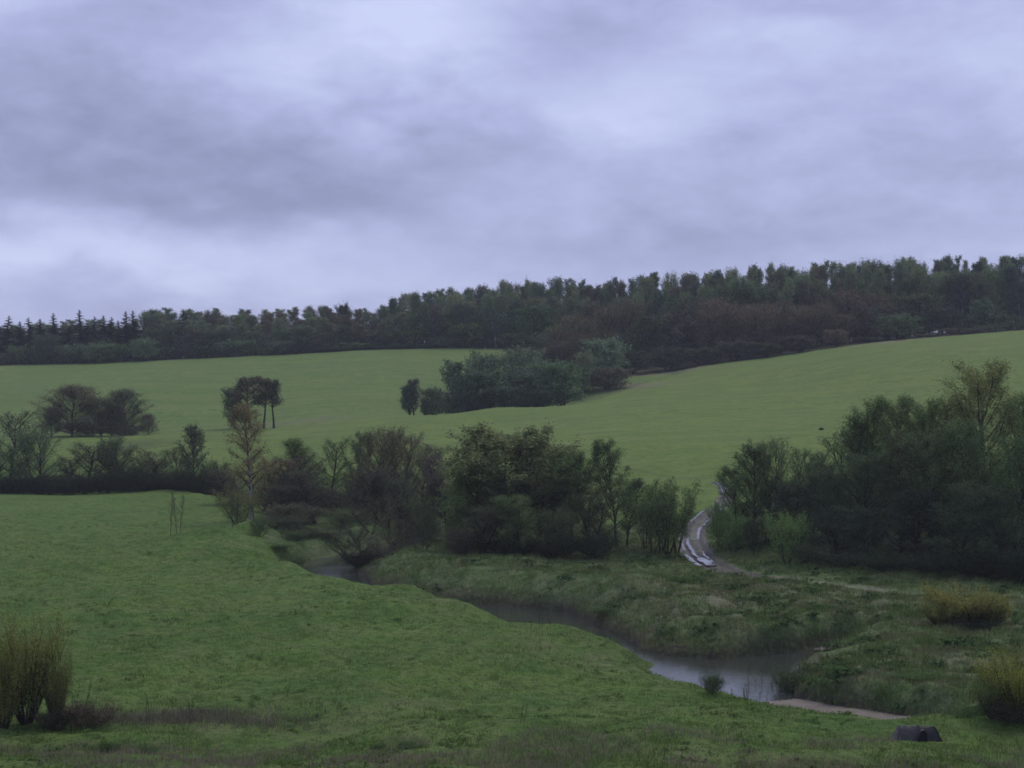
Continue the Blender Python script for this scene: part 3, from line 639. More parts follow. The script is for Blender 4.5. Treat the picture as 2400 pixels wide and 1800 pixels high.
def spruce_proto(key, seed, H=20., R=3.4, whorls=30, leafn=15000):
    rs = np.random.RandomState(seed); tr = sprout(rs, np.array([[0, 0, -.3]]), np.array([[0, 0, 1.]]), np.array([H]), 8, 0, .008)
    tv, tf = tubes(tr, (H * .012 * (1 - np.linspace(0, 1, 8)) + .02)[None], 6); Vs, Fs = [], []
    t = .08 + .92 * (np.arange(whorls * 7) + rs.uniform(0, 1, whorls * 7)) / (whorls * 7); p, _ = along(tr, t[None]); p = p[0]; az_ = rs.uniform(0, 6.28, len(t))
    L = R * ((1 - t) ** .75) * rs.uniform(.6, 1.1, len(t)) + .04; d = unit(np.column_stack([np.cos(az_), np.sin(az_), -.15 + .5 * t]))
    l = sprout(rs, p, d, L, 4, -.12, .05); bv, bf = tubes(l, np.full((len(l), 4), .03) * np.array([1.4, 1, .8, .4]), 3)
    k = rs.randint(0, len(l), leafn); w_ = rs.uniform(0, 1, leafn); pl, dl = along(l[k], w_[:, None]); pl, dl = pl[:, 0], dl[:, 0]
    tf_ = np.clip(1.12 - t, .10, 1)[k][:, None]; side = unit(np.cross(dl, [0, 0, 1.])) * rs.uniform(-.95, .95, (leafn, 1)) * (1.15 - w_[:, None]) * tf_; drop = np.array([0, 0, -1.]) * rs.uniform(.15, .65, (leafn, 1)) * tf_
    a = pl; b = pl + side + dl * .2; c = pl + side * .6 + drop
    Vl = np.stack([a, b, c], 1).reshape(-1, 3); allv = np.vstack([bv, Vl])
    PROTO[key] = (mk_mesh(key + '_trunk', tv, tf, [M_bark]), mk_mesh(key + '_crown', allv, [bf, np.arange(len(Vl)).reshape(-1, 3) + len(bv)], [M_leaf], smooth=False), H, 2 * R * .85)

# air: a thin even haze around everything
hz = bpy.data.meshes.new('haze'); b_ = __import__('bmesh').new(); __import__('bmesh').ops.create_cube(b_, size=1); b_.to_mesh(hz); b_.free()
hm = bpy.data.materials.new('damp_air'); hm.use_nodes = True; hm.node_tree.nodes.clear(); ht = NT(hm.node_tree)
ho = ht.n('ShaderNodeOutputMaterial'); pv = ht.n('ShaderNodeVolumePrincipled'); pv.inputs['Color'].default_value = (.90, .95, 1.0, 1); pv.inputs['Density'].default_value = .00015; pv.inputs['Anisotropy'].default_value = 0
ht.nt.links.new(pv.outputs[0], ho.inputs['Volume']); hz.materials.append(hm)
ho_ = link('haze', hz, kind='stuff', label='thin blue evening haze filling the valley', category='haze'); ho_.location = (0, 0, 42); ho_.scale = (6800, 6800, 96)
# near and middle distance
tree_proto('big_willow', 1, 16, 6.5, low=.08, n1=44, n2=11, n3=7, up=.8, curl=.3, leafn=62000, leaf=.24, leaf_j=.24, tw=.014)
tree_proto('alder', 2, 15, 3.6, low=.18, n1=28, n2=10, n3=7, env='oval', up=1.3, leafn=17000, leaf=.15, tw=.016)
tree_proto('alder_b', 3, 14, 4.2, low=.15, n1=26, n2=10, n3=7, env='round', up=1.1, leafn=14000, leaf=.15, tw=.016, stems=2, spread=.25)
tree_proto('bare_alder', 4, 14, 3.4, low=.3, n1=22, n2=9, n3=7, env='fan', up=1.2, leafn=5200, leaf=.14, tw=.018)
tree_proto('tall_aspen', 5, 22, 5.8, low=.18, n1=34, n2=11, n3=8, env='oval', up=1.5, curl=.8, leafn=30000, leaf=.15, tw=.017)
tree_proto('dark_broad', 6, 17, 5.4, low=.05, n1=36, n2=11, n3=7, env='round', up=.9, leafn=30000, leaf=.19, tw=.018, leaf_j=.3)
tree_proto('river_birch', 7, 16, 3.0, low=.22, n1=34, n2=10, n3=8, env='oval', up=1.1, curl=.1, leafn=15000, leaf=.13, tw=.012, bark=M_birch, twist=.012)
tree_proto('bushy', 8, 5, 2.6, stems=7, spread=.75, low=.15, n1=9, n2=7, n3=5, env='round', up=.9, leafn=7500, leaf=.15, tw=.012)
tree_proto('wand_bush', 9, 4.4, 1.0, stems=44, spread=1.0, low=.15, n1=8, n2=4, n3=4, env='column', up=2.2, curl=.8, leafn=26000, leaf=.07, leaf_j=.16, tw=.006, r0=.045)
tree_proto('low_thicket', 10, 3.2, 2.8, stems=10, spread=1.3, low=.1, n1=9, n2=7, n3=4, env='round', up=.7, leafn=5200, leaf=.16, tw=.014)
tree_proto('sapling', 11, 8, 1.1, low=.3, n1=14, n2=5, n3=4, env='column', up=1.8, curl=.6, leafn=650, leaf=.11, tw=.012, r0=.06)
tree_proto('sapling_group', 12, 9, 1.3, stems=6, spread=.28, low=.25, n1=12, n2=5, n3=5, env='column', up=1.8, leafn=6000, leaf=.13, tw=.011, r0=.09)
tree_proto('leaning_willow', 13, 9, 3.2, stems=5, spread=1.15, low=.2, n1=11, n2=8, n3=6, env='fan', up=.5, leafn=1800, leaf=.12, tw=.018, r0=.2)
# far
tree_proto('grove_round', 21, 13, 5.2, low=.04, n1=26, n2=9, n3=4, env='round', up=.8, leafn=9000, leaf=.42, leaf_j=.35, tw=.025, stems=2, spread=.3)
tree_proto('grove_oval', 22, 14, 3.6, low=.08, n1=24, n2=8, n3=4, env='oval', up=1.1, leafn=5200, leaf=.36, leaf_j=.3, tw=.03)
tree_proto('haze_round', 23, 12, 4.6, low=.06, n1=44, n2=11, n3=7, env='round', up=.9, leafn=26000, leaf=.15, leaf_j=.3, tw=.018)
tree_proto('lone_fan', 24, 12, 2.4, low=.45, n1=20, n2=9, n3=6, env='round', up=1.3, twist=.018, leafn=5200, leaf=.2, tw=.024, r0=.22)
tree_proto('far_birch', 25, 22, 3.0, low=.2, n1=26, n2=8, n3=3, env='oval', up=1.2, curl=.1, leafn=7000, leaf=.33, leaf_j=.38, tw=.035, bark=M_birch)
tree_proto('far_birch_b', 26, 22, 2.9, low=.2, n1=26, n2=8, n3=3, env='oval', up=1.5, curl=.1, leafn=6000, leaf=.32, leaf_j=.34, tw=.035, bark=M_birch)
tree_proto('far_brown', 27, 17, 6.2, low=.12, n1=34, n2=11, n3=5, env='round', up=1.0, leafn=9000, leaf=.30, leaf_j=.4, tw=.035, stems=2, spread=.28)
tree_proto('far_green', 28, 18, 5.0, low=.08, n1=28, n2=9, n3=3, env='round', up=.9, leafn=6200, leaf=.46, leaf_j=.4, tw=.035)
tree_proto('far_shrub', 29, 5, 3.4, stems=5, spread=.9, low=.05, n1=9, n2=7, n3=3, env='round', up=.7, leafn=2800, leaf=.36, leaf_j=.25, tw=.03)
tree_proto('far_birch_c', 41, 22, 3.0, low=.12, n1=26, n2=8, n3=3, env='oval', up=.9, curl=.2, leafn=6500, leaf=.32, leaf_j=.36, tw=.032, bark=M_birch, twist=.07)
tree_proto('far_birch_d', 42, 22, 3.8, low=.2, n1=24, n2=8, n3=3, env='round', up=1.3, curl=.1, leafn=6000, leaf=.32, leaf_j=.5, tw=.032, bark=M_birch, stems=2, spread=.12)
spruce_proto('spruce', 30); spruce_proto('spruce_b', 31, 21, 2.7)

trs = random.Random(11)
def plant(name, proto, u, vtop, y, wpx, color, label, cat, group=None, rot=None, dz=0.0, jit=.12, tilt=0.0):
    """stand a plant y metres ahead in the direction of photo column u, as tall and wide as the photograph shows it"""
    me1, me2, h0, w0 = PROTO[proto]; x = (u - 1200) / F * y; g = ground(x, y) + dz; wpx *= 1.35 if proto == 'lone_fan' else 1.22 if proto in ('alder', 'alder_b', 'bare_alder', 'tall_aspen', 'sapling_group') else 1.0
    h = EYE - (vtop - 900) / F * y - g; wd = wpx / F * y
    o = bpy.data.objects.new(name, None); COL.objects.link(o); o.location = (x, y, g); o.empty_display_size = .5
    sx = wd / w0; o.scale = (sx, sx, max(h, .3) / h0); o.rotation_euler = (0, tilt, trs.uniform(0, 6.28) if rot is None else rot)
    o['label'] = label; o['category'] = cat
    if group: o['group'] = group
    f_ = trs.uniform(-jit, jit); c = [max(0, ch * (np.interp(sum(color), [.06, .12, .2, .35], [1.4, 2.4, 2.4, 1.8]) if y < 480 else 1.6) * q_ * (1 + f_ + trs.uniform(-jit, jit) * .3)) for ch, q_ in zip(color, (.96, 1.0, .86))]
    for nm, me in (('trunk', me1), ('crown', me2)):
        p_ = bpy.data.objects.new(nm, me); COL.objects.link(p_); p_.parent = o; p_.color = (*c, 1)
    return o

# colours of foliage and twigs
DARK = (.040, .052, .026); OLIVE = (.075, .085, .034); TWIG = (.062, .056, .040); PURP = (.060, .048, .046); GREEN = (.068, .098, .038)
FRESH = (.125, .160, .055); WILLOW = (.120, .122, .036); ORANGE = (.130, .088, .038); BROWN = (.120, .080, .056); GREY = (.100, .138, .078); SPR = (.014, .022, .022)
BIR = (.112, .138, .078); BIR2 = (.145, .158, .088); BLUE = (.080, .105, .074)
# ------------------------------------------------------------------ the far forest
def crest(u): return float(np.interp(u, [-60, 0, 190, 310, 430, 600, 700, 810, 900, 920, 1000, 1100, 1180, 1250, 1300, 1400, 1520, 1640, 1740, 1880, 2080, 2200, 2300, 2400, 2480],
                                     [745, 742, 728, 728, 726, 733, 724, 722, 722, 698, 684, 678, 662, 664, 655, 662, 645, 642, 630, 622, 613, 604, 612, 600, 596]))
GF = 'spruces at the left end of the far forest'
sp = [(-20, 735), (14, 738), (52, 752), (72, 742), (98, 746), (132, 732), (118, 760), (192, 724), (205, 756), (222, 740), (248, 738), (262, 742), (300, 728), (318, 726), (424, 728), (156, 762), (282, 750), (340, 770)]
spl = ['dark spruce cut by the left edge of the picture', 'dark pointed spruce nearest the left edge of the far forest', 'short dark spruce between two taller ones near the left edge', 'dark spruce second peak from the left edge of the forest',
       'narrow dark spruce with a thin tip left of a taller one', 'tall dark spruce with a sharp tip in the left forest', 'low dark spruce in front of a tall sharp one', 'tallest dark spruce in the left part of the far forest', 'dark spruce hugging the right side of the tallest spruce',
       'dark spruce with a thin tip right of the tallest spruce', 'left one of a pair of dark spruces before the flat topped pair', 'right one of a pair of dark spruces before the flat topped pair', 'left one of two blunt dark spruces at the end of the spruce row', 'right one of two blunt dark spruces at the end of the spruce row',
       'single dark spruce standing among the pale birches', 'low dark spruce in a gap of the spruce row', 'small dark spruce behind the blunt pair', 'small dark spruce beyond the last big spruces']
for k, ((u, v), l) in enumerate(zip(sp, spl)):
    plant('spruce_tree', 'spruce' if k % 2 else 'spruce_b', u, v, 606 + (k % 3) * 4, 70, SPR, l, 'spruce tree', GF)
zones = [(0, 330, 'behind the left spruces'), (330, 560, 'at its left'), (560, 760, 'above the lone trees'), (760, 920, 'where it is still low'), (920, 1120, 'where it steps up'),
         (1120, 1320, 'by the thin mast'), (1320, 1560, 'above the grove'), (1560, 1800, 'above the brown crowns'), (1800, 2080, 'above the right field'), (2080, 2520, 'at the right edge')]
def zone(u):
    for a, b, t in zones:
        if u < b: return t
    return zones[-1][2]
row_y = [(0, 0), (1, 12), (2, 26), (3, 42)]
for r_, dy in row_y:
    u = -60 + r_ * 9
    while u < 2470:
        y = float(np.interp(u, [-500, 900, 1200, 1400, 1600, 2900], [612, 614, 606, 580, 560, 548])) + dy + trs.uniform(-4, 4)
        c_ = crest(u)
        if u < 340: c_ += 26
        v = c_ + (trs.uniform(-7, 12) if r_ >= 2 else trs.uniform(2, 30)) + (0 if r_ else 14)
        kind = trs.random(); g = 'birches of the far forest wall'
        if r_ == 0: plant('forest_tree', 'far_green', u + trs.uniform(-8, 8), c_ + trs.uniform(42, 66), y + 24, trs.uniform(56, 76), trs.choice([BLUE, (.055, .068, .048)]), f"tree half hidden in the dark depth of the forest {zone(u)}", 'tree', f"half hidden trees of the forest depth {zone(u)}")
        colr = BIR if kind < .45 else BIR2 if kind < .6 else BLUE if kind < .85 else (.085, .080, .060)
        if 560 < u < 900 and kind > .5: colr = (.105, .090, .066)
        if u > 2250 and kind > .7: colr = (.045, .052, .050)
        pr = trs.choice(['far_birch', 'far_birch_b', 'far_birch_c', 'far_birch_d'])
        tall = ['tall pale green birch', 'slender birch with dull green leaves'][pr in ('far_birch_b', 'far_birch_c')]
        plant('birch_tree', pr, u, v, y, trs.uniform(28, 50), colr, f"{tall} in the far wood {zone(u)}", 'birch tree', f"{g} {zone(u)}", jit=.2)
        u += trs.uniform(24, 34) * (1.0 if r_ < 2 else .85)
# understorey and edge shrubs of the left wood
u = -30
while u < 1270:
    yb = 604 if u > 280 else 600
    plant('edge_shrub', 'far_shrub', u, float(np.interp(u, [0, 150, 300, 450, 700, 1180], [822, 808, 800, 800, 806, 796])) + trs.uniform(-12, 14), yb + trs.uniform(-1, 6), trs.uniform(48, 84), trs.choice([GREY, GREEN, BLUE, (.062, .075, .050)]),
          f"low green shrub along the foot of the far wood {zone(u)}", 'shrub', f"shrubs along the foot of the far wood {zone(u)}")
    u += trs.uniform(22, 36)
for u, v, w_, c, l in [(340, 792, 56, GREY, 'round grey green bush rising above the others at the foot of the left spruces'), (105, 782, 60, (.06, .075, .055), 'tall soft bush in front of the leftmost spruces'),
                       (222, 806, 76, GREY, 'broad low grey bush under the tallest spruce'), (810, 712, 38, (.030, .034, .028), 'dark round topped tree sticking out of the pale skyline')]:
    plant('round_bush' if v > 780 else 'dark_pine', 'grove_round', u, v, 598 if v > 780 else 640, w_, c, l, 'bush' if v > 780 else 'pine tree')
# second storey: middle height trees filling the wall
u = 300
while u < 2470:
    plant('forest_tree', 'far_green', u, crest(u) + trs.uniform(30, 62), (607 if u < 1260 else 572 if u < 1560 else 556) + trs.uniform(0, 5), trs.uniform(46, 66), trs.choice([BLUE, (.075, .095, .062), (.088, .086, .066), (.07, .10, .06)]),
          f"middle height tree inside the dark far forest wall {zone(u)}", 'tree', f"middle height trees of the far wood {zone(u)}")
    u += trs.uniform(36, 52)
u = 880
while u < 2470:
    plant('wood_shrub', 'far_shrub', u, crest(u) + (trs.uniform(95, 125) if u > 1270 else trs.uniform(68, 84)), (566 if u > 1270 else 610) + trs.uniform(-4, 4), trs.uniform(70, 110), trs.choice([GREEN, BLUE, (.062, .066, .050)]), f"dim shrub between the stems of the far wood {zone(u)}", 'shrub', f"shrubs within the far wood {zone(u)}")
    u += trs.uniform(34, 50)
# brown crowns and green edge trees of the right wood
for u, v, y, w_, c, pr, l in [
    (1270, 716, 575, 96, (.062, .098, .048), 'far_green', 'fresh green tree left of the first brown crown in the forest'),
    (1225, 780, 560, 90, (.066, .080, .052), 'far_green', 'dull green tree between the far field and the grove'),
    (1370, 738, 560, 100, (.125, .100, .074), 'far_brown', 'brown rounded crown furthest left of the brown trees'),
    (1330, 768, 548, 90, (.095, .074, .054), 'far_brown', 'dim brown tree just above the left end of the grove'),
    (1450, 702, 566, 110, (.118, .096, .070), 'far_brown', 'tall brown crown above the pale round grove tree'),
    (1500, 742, 540, 96, DARK, 'far_green', 'dark green crown between two brown ones above the pale strip'),
    (1560, 735, 545, 100, (.075, .075, .054), 'far_green', 'olive tree with pale stems in the middle of the brown trees'),
    (1610, 700, 556, 104, (.082, .078, .058), 'far_brown', 'dull brown green crown under the high birches'),
    (1660, 712, 545, 100, (.125, .100, .074), 'far_brown', 'brown crown left of the largest brown tree'),
    (1718, 700, 548, 132, (.138, .104, .078), 'far_brown', 'largest reddish brown round crown above the field edge'),
    (1775, 716, 544, 120, (.124, .098, .074), 'far_brown', 'broad brown crown right of the largest one'),
    (1845, 704, 546, 112, (.136, .108, .080), 'far_brown', 'brown crown with a pale rounded top in the row'),
    (1905, 712, 540, 96, (.125, .100, .074), 'far_brown', 'brown crown between the pale rounded one and the reddish tree'),
    (1950, 728, 536, 90, (.105, .082, .060), 'far_brown', 'low brown crown at the right end of the brown row'),
    (2020, 676, 545, 116, (.128, .098, .080), 'far_brown', 'tall reddish bare crown standing apart right of the brown row'),
    (2075, 715, 532, 90, (.075, .075, .055), 'far_green', 'olive crown right of the tall reddish tree'),
    (2110, 736, 520, 92, (.100, .130, .072), 'grove_round', 'willow with a bright green sloping right side at the forest edge'),
    (2160, 690, 540, 100, (.075, .088, .055), 'far_green', 'broad green tree above the sloping willow'),
    (2230, 720, 532, 90, (.058, .076, .052), 'far_green', 'blue green tree behind the low hedge at the right'),
    (2295, 700, 530, 60, (.095, .125, .085), 'grove_oval', 'small pale green tree below the gap in the right skyline'),
    (2340, 735, 528, 76, (.072, .098, .062), 'grove_round', 'rounded green bush near the right end of the wood'),
    (2400, 742, 526, 60, (.060, .080, .055), 'grove_round', 'green bush at the right edge of the picture under the forest'),
    (1965, 772, 516, 60, (.110, .088, .066), 'grove_round', 'small brown round bush with a pale rim at the field edge'),
    (2260, 768, 512, 116, (.078, .078, .062), 'far_shrub', 'long low grey brown bush on the skyline of the right field'),
    (2180, 782, 512, 50, (.08, .09, .065), 'far_shrub', 'tiny pale bush left of the long low one'),
    (2330, 760, 512, 70, (.075, .095, .06), 'far_shrub', 'low green bush right of the long grey brown one'),
    (2385, 752, 510, 60, (.06, .08, .05), 'far_shrub', 'small green bush last along the right field edge'),
    (1880, 787, 519, 90, (.062, .066, .048), 'grove_round', 'dark olive bush under the brown crowns beside the field'),
    (1800, 804, 521, 100, (.066, .074, .050), 'grove_round', 'dark bush below the broad brown crown beside the field'),
    (1720, 798, 522, 96, (.055, .056, .044), 'grove_round', 'dark bush below the largest brown crown beside the field'),
    (1640, 816, 521, 100, (.056, .066, .044), 'grove_round', 'dark green bush above the end of the pale strip'),
    (1560, 814, 515, 96, (.046, .056, .040), 'grove_round', 'very dark bush above the middle of the pale strip'),
    (1490, 822, 510, 90, (.048, .058, .040), 'grove_round', 'very dark bush above the left end of the pale strip'),
    (2040, 790, 517, 80, (.056, .066, .048), 'grove_round', 'dark green bush between the brown round bush and the willow')]:
    plant('broadleaf_tree' if 'bush' not in l else 'edge_bush', pr, u, v, y, w_, c, l, 'tree' if 'bush' not in l else 'bush')
# thin mast far behind the wood
bm = __import__('bmesh')
def tube_obj(name, pts, r, mt, parent=None, sides=5, **props):
    Pp = np.array([pts], float); K = len(pts); rad = np.full((1, K), r) if np.isscalar(r) else np.array([r], float)
    V_, F_ = tubes(Pp, rad, sides); return link(name, mk_mesh(name, V_, F_, [mt], smooth=True), parent, **props)
m, t, o = mat('mast_paint'); z_ = t.n('ShaderNodeSeparateXYZ', in_0=t.n('ShaderNodeNewGeometry').outputs['Position']).outputs[2]
P(t, o, t.mix(t.m('GREATER_THAN', t.m('FRACT', t.m('MULTIPLY', z_, .09)), .5), (.45, .45, .47), (.32, .14, .13)), .6); M_mast = m
mx0, my0 = (1234 - 1200) / F * 900, 900; mg = ground(mx0, my0); mt_ = EYE + (900 - 652) / F * 900
root = bpy.data.objects.new('radio_mast', None); COL.objects.link(root); root.location = (mx0, my0, mg)
root['label'] = 'tiny red and white lattice mast rising behind the forest skyline'; root['category'] = 'radio mast'
Hh = mt_ - mg
for sx_, sy_ in ((-1, -1), (1, -1), (1, 1), (-1, 1)): tube_obj('mast_leg', [(sx_ * 1.0, sy_ * 1.0, 0), (sx_ * .6, sy_ * .6, Hh)], .11, M_mast, root)
for k in range(int(Hh / 2.5)):
    z0 = k * 2.5; s0 = 1.0 - .4 * z0 / Hh
    tube_obj('mast_brace', [(-s0, -s0, z0), (s0, -s0, z0 + 2.4), (s0, s0, z0), (-s0, s0, z0 + 2.4), (-s0, -s0, z0)], .05, M_mast, root, 3)
tube_obj('antenna', [(0, 0, Hh - 3), (0, 0, Hh + 2.2)], .12, M_mast, root)

# ------------------------------------------------------------------ the grove in the hollow between the fields
for u, v, y, w_, c, pr, l in [
    (962, 903, 404.5, 44, (.035, .045, .032), 'grove_round', 'small dark bush at the left tip of the grove'), (970, 888, 406, 30, (.05, .05, .045), 'lone_fan', 'thin bare tree standing over the small dark bush'),
    (1000, 935, 406, 26, DARK, 'grove_round', 'little low bush in the gap at the left of the grove'), (1022, 908, 410, 56, (.066, .080, .050), 'grove_round', 'grey green bush beside the gap at the left of the grove'),
    (1075, 846, 424, 70, (.058, .078, .050), 'grove_oval', 'leafy oval tree at the left shoulder of the grove'), (1120, 826, 440, 110, (.078, .100, .064), 'grove_round', 'grey green round tree rising at the back left of the grove'),
    (1100, 880, 418, 86, (.045, .062, .042), 'grove_round', 'dark tree in the front left of the grove'), (1150, 866, 420, 120, (.048, .066, .044), 'grove_round', 'broad dark tree filling the middle of the grove'),
    (1210, 814, 462, 96, (.100, .120, .076), 'grove_round', 'pale topped willow at the highest point of the grove'), (1255, 842, 450, 90, (.062, .082, .054), 'grove_round', 'dull green tree right of the pale topped willow'),
    (1225, 872, 424, 110, (.044, .062, .040), 'grove_round', 'dark green tree in front of the pale topped willow'), (1325, 848, 428, 118, (.062, .092, .050), 'grove_round', 'large dark green round tree at the right end of the grove'),
    (1278, 880, 424, 80, (.045, .062, .042), 'grove_round', 'dark bush wedged left of the large round tree'), (1185, 905, 414, 80, (.040, .054, .038), 'grove_round', 'low dark bush at the front middle of the grove'),
    (1060, 918, 413, 60, (.046, .060, .042), 'grove_round', 'low dark bush at the front left of the grove'), (1120, 915, 414, 66, (.038, .052, .036), 'grove_round', 'low dark bush under the broad middle tree'),
    (1250, 912, 418, 74, (.038, .052, .036), 'grove_round', 'low dark bush left of the large round tree at the front'),
    (1374, 824, 462, 52, (.100, .108, .066), 'grove_round', 'small tree with a pale yellowish top behind the grove'), (1432, 792, 478, 100, (.082, .110, .072), 'grove_round', 'large pale green dome shaped tree right of the grove'),
    (1418, 862, 462, 92, (.056, .054, .044), 'grove_round', 'low dark brown bush below the pale dome tree'), (1378, 852, 466, 56, (.05, .056, .044), 'grove_round', 'dark bush below the small yellowish tree'),
    (1320, 790, 500, 110, (.074, .068, .052), 'far_brown', 'brownish tree behind the middle of the grove'), (1275, 806, 492, 90, (.070, .066, .052), 'far_brown', 'brown grey tree behind the pale topped willow'),
    (1395, 775, 510, 90, (.084, .068, .052), 'far_brown', 'brown tree behind the dome shaped one')]:
    plant('grove_tree' if 'bush' not in l else 'grove_bush', pr, u, v, y, w_, c, l, 'tree' if 'bush' not in l else 'bush', 'trees and bushes of the grove in the hollow')

# ------------------------------------------------------------------ trees on the left slope
for u, v, y, w_, c, pr, l in [
    (168, 902, 388, 140, TWIG, 'haze_round', 'broad round bare tree on the slope at the left, its dark stem showing'), (120, 955, 388, 60, TWIG, 'haze_round', 'low twiggy tree at the left foot of the broad bare tree'),
    (236, 928, 392, 100, (.066, .070, .046), 'haze_round', 'thin hazy tree between the two big bare trees of the left clump'), (294, 912, 393, 96, (.050, .052, .038), 'haze_round', 'darker pointed tree on the right of the left clump'),
    (262, 950, 391, 70, TWIG, 'haze_round', 'short twiggy tree in the middle of the left clump'), (348, 970, 392, 44, TWIG, 'haze_round', 'small thin tree at the right end of the left clump'),
    (200, 985, 388, 110, (.05, .048, .036), 'low_thicket', 'low dark scrub under the bare trees of the left clump'), (295, 990, 390, 90, (.05, .048, .036), 'low_thicket', 'low dark scrub at the right foot of the left clump'),
    (552, 906, 392, 50, (.045, .065, .034), 'grove_round', 'small round green tree leaning out left of the lone trees'), (586, 882, 391, 62, TWIG, 'lone_fan', 'widest of the lone trees, its fan crown the highest'),
    (618, 884, 392, 44, TWIG, 'lone_fan', 'middle one of the lone trees with a slanting stem'), (642, 890, 390, 38, (.045, .045, .034), 'lone_fan', 'rightmost lone tree with a straight dark trunk')]:
    plant('slope_tree' if 'scrub' not in l else 'scrub', pr, u, v, y, w_, c, l, 'tree' if 'scrub' not in l else 'bush')

# ------------------------------------------------------------------ hedge line beyond the meadow, left
for u, v, y, w_, c, pr, l in [
    (20, 958, 297, 84, (.05, .055, .036), 'bare_alder', 'bare branched tree with stubby limbs at the left edge of the hedge'), (25, 1030, 290, 120, (.050, .066, .034), 'alder_b', 'leafy green tree below the stubby one at the left edge'),
    (98, 1002, 292, 92, (.050, .062, .036), 'alder_b', 'round hazy tree second from the left edge in the hedge'), (190, 1030, 294, 100, (.060, .064, .040), 'bare_alder', 'thin open tree left of the middle of the hedge'),
    (250, 1040, 293, 90, (.066, .072, .042), 'bare_alder', 'thin pale tree in the middle of the hedge'), (308, 1022, 294, 96, (.058, .070, .040), 'alder_b', 'fuller green tree in the middle of the hedge'),
    (385, 1048, 293, 88, (.064, .070, .042), 'bare_alder', 'small open tree right of the middle of the hedge'), (418, 1042, 292, 44, (.052, .056, .034), 'bare_alder', 'narrow bare tree beside the club shaped one'),
    (456, 996, 291, 44, (.050, .052, .034), 'lone_fan', 'club shaped tree with a narrow crown standing highest in the hedge'), (502, 1076, 287, 70, (.030, .036, .022), 'bushy', 'very dark round bush at the right end of the hedge'),
    (345, 1075, 290, 70, (.05, .055, .035), 'alder_b', 'low hazy tree right of the fuller green one'), (150, 1065, 292, 60, (.05, .05, .034), 'bare_alder', 'low bare tree left of the thin open one')]:
    plant('hedge_tree' if 'bush' not in l else 'hedge_bush', pr, u, v, y, w_, c, l, 'tree' if 'bush' not in l else 'bush', 'trees of the hedge beyond the meadow')
ORD = 'first second third fourth fifth sixth seventh eighth ninth tenth eleventh twelfth thirteenth fourteenth fifteenth sixteenth seventeenth eighteenth nineteenth twentieth'.split() + ['last']
for k, u in enumerate(range(-20, 545, 27)):
    plant('dark_shrub', 'low_thicket', u, 1112 + trs.uniform(-20, 14), 284 + trs.uniform(-2, 4), trs.uniform(50, 90), (.026, .030, .021), f'low nearly black shrub, {ORD[min(k, 20)]} from the left along the hedge foot', 'shrub', 'nearly black shrubs at the foot of the hedge')

